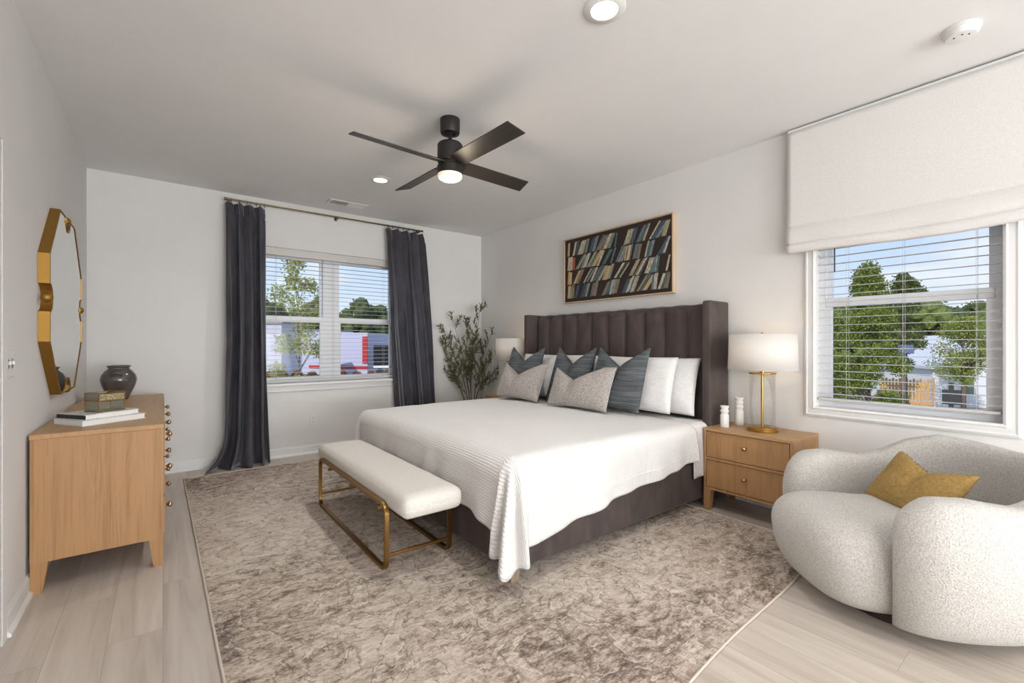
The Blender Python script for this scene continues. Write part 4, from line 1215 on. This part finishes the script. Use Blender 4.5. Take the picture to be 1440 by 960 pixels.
def olive():
    cx, cy = 3.26, 5.10
    t = thing('olive_tree', 'potted olive tree in the far corner behind the bed', 'plant', (cx, cy, 0))
    rnd = random.Random(23)
    bm = bmesh.new(); lathe(bm, [(.09, .0005), (.105, .02), (.128, .18), (.124, .32), (.130, .335), (.130, .35), (.118, .35), (.115, .30)], seg=40); obj('pot', bm, plain('grey_clay_pot', (170, 164, 156), .8, bumps=(40, .3, .004)), t, 40)
    bm = bmesh.new(); lathe(bm, [(.113, .29), (.113, .31)], seg=32); obj('soil', bm, plain('soil', (70, 56, 46), .95, bumps=(60, .8, .01)), t)
    br = bmesh.new(); lf = bmesh.new()
    def twig(p, d, L, r, depth):
        pts = [p.copy()]; n = 7; dd = d.normalized()
        for i in range(n):
            dd = (dd + Vector((rnd.uniform(-.13, .13), rnd.uniform(-.13, .13), .05 + rnd.uniform(-.06, .10)))).normalized()
            q = pts[-1] + dd * (L / n)
            q.x = min(q.x, RW - cx - .03); q.y = min(q.y, BW - cy - .05)
            pts.append(q)
        tube(br, pts, r, 6, rads=[lerp(r, r * .35, i / n) for i in range(n + 1)])
        if depth == 0 or r < .003:
            m = int(L / .0145)
            for i in range(m):
                k = (i + .5) / m * .96 + .04; idx = min(int(k * n), n - 1); q = pts[idx].lerp(pts[idx + 1], k * n - idx)
                ax = (pts[idx + 1] - pts[idx]).normalized()
                for sgn in (1, -1):
                    if rnd.random() < .12: continue
                    side = ax.orthogonal().normalized(); side = Matrix.Rotation(rnd.uniform(0, 2 * pi) if i % 2 else rnd.uniform(-.5, .5), 3, ax) @ side * sgn
                    dl = (ax * .75 + side * .85).normalized(); nr = dl.cross(ax.cross(dl) + Vector((rnd.uniform(-.3, .3),) * 3)).normalized()
                    leaf(lf, q, dl, dl.orthogonal().normalized() if rnd.random() < .5 else nr, rnd.uniform(.046, .072), rnd.uniform(.008, .0115), 0 if rnd.random() < .75 else 1)
        return pts
    # main stems toward measured crown points (x across the picture ~ +x -y direction)
    across = Vector((.79, -.61, 0)); deep = Vector((.61, .79, 0))
    stems = [(-.10, 1.02, -.36, 1.16), (-.03, .62, -.17, 1.50), (.0, .6, .17, 1.62), (.05, .6, .30, 1.30), (.02, .55, .02, 1.42), (-.05, .6, -.26, 1.34), (.06, .5, .36, 1.05), (.03, .5, .12, 1.22)]
    for s0, _, tx, tz in stems:
        p = across * s0 * .5 + deep * rnd.uniform(-.03, .03) + Vector((0, 0, .30))
        tgt = across * (tx * 1.06 - .07) + deep * rnd.uniform(-.10, .05) + Vector((0, 0, tz + .02))
        n = 12; pts = []
        for i in range(n + 1):
            k = i / n; bow = sin(pi * k) * .05
            q = p.lerp(tgt, k) ; q += across * (-bow * math.copysign(1, tx)) + Vector((fn3(k * 3, tx * 5, 0), fn3(k * 3, 7, tx * 5), 0)) * .03 * k
            q.x = min(q.x, RW - cx - .03); q.y = min(q.y, BW - cy - .06); pts.append(q)
        tube(br, pts, .008, 8, rads=[lerp(.0085, .002, i / n) for i in range(n + 1)])
        for i in range(5, n + 1):
            for _ in range(2 if i < 10 else 1):
                if rnd.random() < .22: continue
                d = (pts[i] - pts[i - 1]).normalized() * .8 + across * rnd.uniform(-1, 1) * .9 + deep * rnd.uniform(-.6, .35) + Vector((0, 0, rnd.uniform(0, .5)))
                L = rnd.uniform(.10, .22) if i < n else .14
                twig(pts[i], d, L, .0028, 0)
        twig(pts[-1], (pts[-1] - pts[-2]), .11, .0025, 0)
    # low side sprays
    for tx, tz in ((-.40, .98), (-.24, .90), (.34, .98), (.24, .84), (-.16, .80), (.10, .86), (.40, .92)):
        p = across * tx * .45 + Vector((0, 0, tz - .25)); d = across * tx * 1.3 + Vector((0, 0, .30)); pts = twig(p, d, .26, .0045, 0)
    for m_ in (br, lf):
        for v in m_.verts: v.co.x = min(v.co.x, RW - cx - .012); v.co.y = min(v.co.y, BW - cy - .035)
    obj('branches', br, plain('olive_bark', (96, 84, 70), .85), t, 'all')
    obj('foliage', lf, [leafmat('olive_leaf', (70, 78, 56), (128, 132, 92)), leafmat('olive_leaf_back', (112, 116, 88), (148, 150, 116))], t)
olive()

# ------------------------------------------------------------------ outside
GZ = -3.0
A_ = YAW; FV = Vector((sin(A_), cos(A_), 0)); RV = Vector((cos(A_), -sin(A_), 0))
def bd(px, depth, z=0.):
    """ground position seen at image column px, depth metres along the view axis"""
    v = FV * depth + RV * ((px - 720) / 635 * depth); v.z = z; return v
def m_ground():
    t = NT('ground'); n = t.noise(t.coord(), .25, 5, .6); n2 = t.noise(t.coord(), 6, 4)
    c = t.ramp(n, [(.42, lin((112, 116, 70))), (.52, lin((160, 146, 122))), (.62, lin((184, 172, 152)))]); c = t.mix(t.math('MULTIPLY', n2, .4), c, lin((140, 128, 108)))
    t.col(c); t.set(Roughness=.95); return t.m
bm = bmesh.new(); box(bm, -40, 190, -60, 190, GZ - .5, GZ)
g = obj('ground', bm, m_ground()); g['kind'] = 'structure'
LM = [leafmat('leaf_bright', (104, 124, 52), (172, 184, 88), .7, .25), leafmat('leaf_mid', (80, 96, 50), (138, 150, 84), .7, .2), leafmat('leaf_dark', (60, 74, 44), (104, 116, 70), .75, .15), leafmat('leaf_yellow', (140, 148, 80), (200, 198, 120), .7, .25)]
BARK = plain('tree_bark', (116, 102, 88), .9)
def tree(name, label, pos, top, crown_bot, wid, mats, nleaf, lsize, seed, shape='oval', group=None, trunk_r=.09, core=False, sparse=False):
    b0, b1 = (.14, .22) if core else (.08, .15)
    rnd = random.Random(seed)
    t = thing(name, label, 'tree', (pos.x, pos.y, GZ), 0, group)
    H = top - GZ; cb = crown_bot - GZ; ch = H - cb
    br = bmesh.new()
    tube(br, [(0, 0, 0), (.02 * H * .1, 0, H * .3), (.03, .02, H * .6), (0, 0, H * .93)], trunk_r, 8, rads=[trunk_r, trunk_r * .8, trunk_r * .5, trunk_r * .12])
    lf = bmesh.new()
    blobs = []
    nb = 44 if not sparse else 18
    for i in range(nb):
        k = rnd.random() ** .9; z = cb + ch * (.06 + .88 * k)
        if shape == 'cone': rad = wid / 2 * (1 - .82 * k) * (.55 + .45 * min(1, k * 6))
        else: rad = wid / 2 * sqrt(max(.05, 1 - (2 * k - 1) ** 2)) * .95
        a = rnd.uniform(0, 2 * pi); q = rad * rnd.uniform(.25, .80)
        c = Vector((q * cos(a), q * sin(a), z)); blobs.append((c, wid * rnd.uniform(b0, b1)))
        tube(br, [(0, 0, max(.3, z - q * .7 - .2)), tuple(c * .55 + Vector((0, 0, z * .45 - .05))), tuple(c)], trunk_r * .2, 5, rads=[trunk_r * .28, trunk_r * .18, trunk_r * .06])
    blobs.append((Vector((0, 0, H - wid * .10)), wid * .09))
    for i in range(nleaf):
        c, rr = rnd.choice(blobs)
        d = Vector((rnd.gauss(0, 1), rnd.gauss(0, 1), rnd.gauss(0, 1))).normalized()
        p = c + d * rr * (rnd.random() ** .45) * rnd.uniform(.8, 1.25); p.z = min(p.z, H)
        dd = (d + Vector((rnd.uniform(-1, 1), rnd.uniform(-1, 1), rnd.uniform(-1, 1)))).normalized()
        leaf(lf, p, dd, dd.orthogonal().normalized(), lsize * rnd.uniform(.7, 1.3), lsize * .42, 0 if rnd.random() < .7 else 1)
    obj('trunk', br, BARK, t, 'all')
    if core:
        cm = bmesh.new()
        for c, rr in blobs: bmesh.ops.create_icosphere(cm, subdivisions=2, radius=rr * .85, matrix=Matrix.Translation(c))
        for v in cm.verts: v.co += Vector((fn3(*(v.co * 1.1)), fn3(v.co.y, v.co.x, 2), fn3(v.co.z, 1, v.co.y))) * .4
        f_ = obj('inner_foliage', cm, mats[1], t)
    obj('foliage', lf, mats, t)
    return t
tree('leafy_tree', 'bright green leafy tree close outside the right window', bd(1222, 12), 3.42, -.9, 2.35, [LM[0], LM[1]], 30000, .055, 3, 'cone', trunk_r=.07)
tree('leafy_tree', 'rounded dark tree behind the bright tree outside the right window', bd(1270, 26.4), 5.4, -.6, 3.0, [LM[1], LM[2]], 12000, .12, 4, 'oval', trunk_r=.1)
tree('young_tree', 'slim yellow-green tree in front of the white house, right window', bd(1355, 27), 2.8, -1.0, 3.9, [LM[0], LM[3]], 10000, .10, 5, 'oval', trunk_r=.13)
tree('young_tree', 'thin sparse tree outside the curtained window', bd(419, 10), 3.3, -.3, 1.7, [LM[3], LM[0]], 5000, .055, 6, 'oval', trunk_r=.035, sparse=True)
tree('leafy_tree', 'low bushy tree at the left edge of the right window', bd(1163, 16), 2.4, -2.2, 3.0, [LM[1], LM[0]], 12000, .085, 8, 'oval', trunk_r=.08)
tg = 'distant wooded treeline'
labs = ['distant tree of the dark wooded ridge beyond the buildings']
k = 0
for i, px in enumerate(range(1100, 1520, 34)):
    tree('distant_tree', 'distant treeline tree seen through the right window', bd(px + random.uniform(-5, 5), 50 + 8 * (i % 3)), 5.4 + random.uniform(-.5, .8) + .6 * (i % 3), -2.7, 6.2, [LM[1], LM[2]] if i % 3 else [LM[0], LM[1]], 2600, .34, 40 + i, 'oval', 'treeline beyond the right window', .25, True)
for i, px in enumerate(range(366, 590, 24)):
    tree('distant_tree', 'distant treeline tree seen through the curtained window', bd(px + random.uniform(-3, 3), 84 + 10 * (i % 3)), 9.2 + random.uniform(-.8, 1.2), -2.7, 7.0, [LM[1], LM[2]], 1800, .5, 80 + i, 'oval', 'treeline beyond the curtained window', .3, True)

for i, px in enumerate(range(1110, 1520, 48)):
    tree('distant_tree', 'distant treeline tree seen through the right window', bd(px, 80), 7.7 + random.uniform(-.5, .7), -2.7, 5.6, [LM[1], LM[0]], 1600, .42, 140 + i, 'oval', 'treeline beyond the right window', .25, True)
for i, px in enumerate(range(362, 600, 37)):
    tree('distant_tree', 'distant treeline tree seen through the curtained window', bd(px, 118 + 8 * (i % 2)), 10.4 + random.uniform(-.6, .9), -2.7, 6.6, [LM[1], LM[0]], 1600, .5, 180 + i, 'oval', 'treeline beyond the curtained window', .3, True)

def face(px0, px1, d0, d1):
    a, b = bd(px0, d0), bd(px1, d1); v = b - a; return a, atan2(v.y, v.x), v.length
WALLW = plain('white_siding', (232, 232, 236), .7); ROOF = plain('grey_roof', (150, 150, 152), .8); REDP = plain('red_paint', (186, 40, 40), .5); DARK = plain('dark_trailer', (44, 46, 50), .95, Specular_IOR_Level=.1)
def gable_house():
    a, ang, L = face(1312, 1450, 30.5, 29.5)
    t = thing('white_house', 'white gabled house outside the right window', 'house', (a.x, a.y, GZ), ang)
    D = 8; h = 2.45; pk = 5.4
    bm = bmesh.new(); prism(bm, [(0, 0), (L, 0), (L, 3.2), (L * .72, 4.75), (L * .24, 2.85), (0, 2.6)], 'y', 0, D)
    tt = NT('lap_siding'); w = tt.n('ShaderNodeTexWave'); w.bands_direction = 'Z'; tt.l(tt.coord(), w.inputs[0]); w.inputs['Scale'].default_value = 2.2
    tt.col(lin((226, 226, 230))); tt.set(Roughness=.7); tt.bump(w.outputs[1], .3, .01)
    obj('walls', bm, tt.m, t)
    bm = bmesh.new()
    for p, q in (((-.3, 2.55), (L * .24, 2.85)), ((L * .24, 2.85), (L * .72, 4.75)), ((L * .72, 4.75), (L + .3, 3.1))): prism(bm, [p, q, (q[0], q[1] + .16), (p[0], p[1] + .16)], 'y', -.35, D + .3)
    obj('roof', bm, plain('pale_roof', (206, 206, 208), .8), t)
    bm = B(1.75, 2.35, -.05, -.0, .9, 2.1); obj('window_frame', bm, plain('greenish_panel', (120, 138, 120), .5), t)
gable_house()
def shed():
    a, ang, L = face(1262, 1300, 44, 43)
    t = thing('small_outbuilding', 'low grey-roofed outbuilding behind the orange fence', 'outbuilding', (a.x, a.y, GZ), ang)
    obj('walls', B(0, L, 0, 3, 0, 2.5), WALLW, t)
    bm = bmesh.new(); prism(bm, [(-.3, 2.45), (3.3, 3.3), (3.3, 3.42), (-.3, 2.57)], 'x', -.5, L + .3); obj('roof', bm, plain('shed_roof', (186, 186, 190), .7), t)
shed()
def fence():
    a, ang, L = face(1240, 1313, 30, 28.3)
    t = thing('wooden_fence', 'orange-brown wooden picket fence outside the right window', 'fence', (a.x, a.y, GZ), ang)
    wd = wood('fence_wood', (206, 158, 92), (170, 118, 62), 2, .3)
    bm = bmesh.new(); n = int(L / .17)
    for i in range(n):
        x = i * .17; hh = 1.95 + .08 * (i % 2); prism(bm, [(x, .05), (x + .13, .05), (x + .13, hh - .05), (x + .065, hh), (x, hh - .05)], 'y', 0, .03)
    obj('pickets', bm, wd, t)
    bm = bmesh.new(); box(bm, 0, L, .031, .08, .4, .5); box(bm, 0, L, .031, .08, 1.45, 1.55); obj('rails', bm, wd, t)
    for i in range(3):
        x = i * L / 2; obj('post', B(x - .05, x + .05, .081, .18, 0, 2.0), wd, t)
fence()
def sign():
    p = bd(1338, 26); t = thing('sign_board', 'black board on a post in front of the white house', 'sign', (p.x, p.y, GZ), -YAW - R_(35))
    obj('board', B(-.40, .40, -.03, .0, .75, 1.60, .03), M['darkslot'], t)
    obj('post', B(-.10, .10, .001, .12, 0, 2.0), M['darkslot'], t)
sign()
def solar():
    p = bd(1274, 20); t = thing('solar_lamp_post', 'solar panel on a thin pole outside the right window', 'lamp post', (p.x, p.y, GZ), -YAW - R_(35))
    bm = bmesh.new(); tube(bm, [(0, 0, 0), (0, 0, 4.0)], .045, 10); obj('pole', bm, M['darkslot'], t)
    bm = bmesh.new(); box(bm, -.26, .26, -.02, .02, -.22, .22); bm.transform(Matrix.Translation((0, 0, 4.0)) @ Matrix.Rotation(R_(-35), 4, 'X')); obj('solar_panel', bm, plain('solar_cells', (88, 98, 128), .3), t)
    obj('lamp_head', B(-.1, .1, -.25, .05, 3.45, 3.6, .02), M['darkslot'], t)
solar()
def warehouse():
    a, ang, L = face(372, 517, 66, 62)
    t = thing('white_warehouse', 'long white building with a red corner outside the curtained window', 'building', (a.x, a.y, GZ), ang)
    bm = bmesh.new(); prism(bm, [(0, 0), (L, 0), (L, 5.8), (L * .42, 5.95), (L * .40, 6.3), (0, 6.6)], 'y', 0, 12)
    tt = NT('metal_cladding'); w = tt.n('ShaderNodeTexWave'); w.bands_direction = 'X'; tt.l(tt.coord(), w.inputs[0]); w.inputs['Scale'].default_value = .9
    tt.col(lin((188, 188, 212))); tt.set(Roughness=.6); tt.bump(w.outputs[1], .15, .02); obj('walls', bm, tt.m, t)
    obj('red_corner_panel', B(L - .75, L + .02, -.12, -.001, 1.6, 5.3), REDP, t)
    obj('red_base_band', B(L * .45, L, -.1, -.001, .85, 1.25), REDP, t)
    bm = B(L * .1, L * .25, -.1, -.001, 0, 3.2); obj('loading_door', bm, plain('grey_door', (190, 190, 200), .5), t)
warehouse()
def house2():
    a, ang, L = face(360, 396, 52, 52)
    t = thing('pale_building', 'pale tall building behind the sparse tree at the window left edge', 'building', (a.x, a.y, GZ), ang)
    obj('walls', B(-2, L, 0, 5, 0, 6.6), plain('pale_wall', (196, 196, 210), .7), t); obj('roof', B(-2.2, L + .2, -.2, 5.2, 6.6, 6.85), ROOF, t)
house2()
def trailer():
    a, ang, L = face(525, 575, 60, 60)
    t = thing('dark_trailer', 'dark box trailer right of the white building, curtained window', 'trailer', (a.x, a.y, GZ), ang)
    obj('box_body', B(0, L, 0, 2.6, 1.1, 4.1, .05), DARK, t); obj('white_band', B(-.0, L, -.03, -.001, 1.1, 1.4), WALLW, t)
    for x in (.8, 1.9, L - 1):
        bm = bmesh.new(); lathe(bm, [(.5, -.15), (.5, .15)], seg=20); bm.transform(Matrix.Translation((x, .3, .5)) @ Matrix.Rotation(pi / 2, 4, 'X')); obj('wheel', bm, M['darkslot'], t)
trailer()
rnd = random.Random(9)
for i in range(9):
    px = 376 + i * 21; p = bd(px, 50 + (i % 3)); 
    t = thing('red_shrub', 'low red-leaved shrub below the white building', 'shrub', (p.x, p.y, GZ), 0, 'row of low shrubs outside the curtained window')
    bm = bmesh.new()
    for k in range(420):
        d = Vector((rnd.gauss(0, 1), rnd.gauss(0, 1), abs(rnd.gauss(0, 1)))).normalized(); q = Vector((d.x * .62, d.y * .55, d.z * 1.0)) * rnd.random() ** .4; q.z += .15
        leaf(bm, q, d, d.orthogonal().normalized(), .22, .09, 0 if rnd.random() < .6 else 1)
    obj('foliage', bm, [leafmat('red_leaf', (120, 40, 44), (176, 70, 66)), LM[1]], t)
for i, px in enumerate((1241, 1266)):
    p = bd(px, 25.5 - i); t = thing('pink_shrub', 'reddish flowering shrub in front of the orange fence', 'shrub', (p.x, p.y, GZ), 0, 'flowering shrubs by the fence')
    bm = bmesh.new()
    for k in range(900):
        d = Vector((rnd.gauss(0, 1), rnd.gauss(0, 1), abs(rnd.gauss(0, 1)))).normalized(); q = Vector((d.x * .44, d.y * .44, d.z * 1.6)) * rnd.random() ** .4; q.z += .15
        leaf(bm, q, d, d.orthogonal().normalized(), .13, .05, 0 if rnd.random() < .35 else 1)
    obj('foliage', bm, [leafmat('pink_bloom', (150, 92, 92), (190, 132, 126)), LM[1]], t)
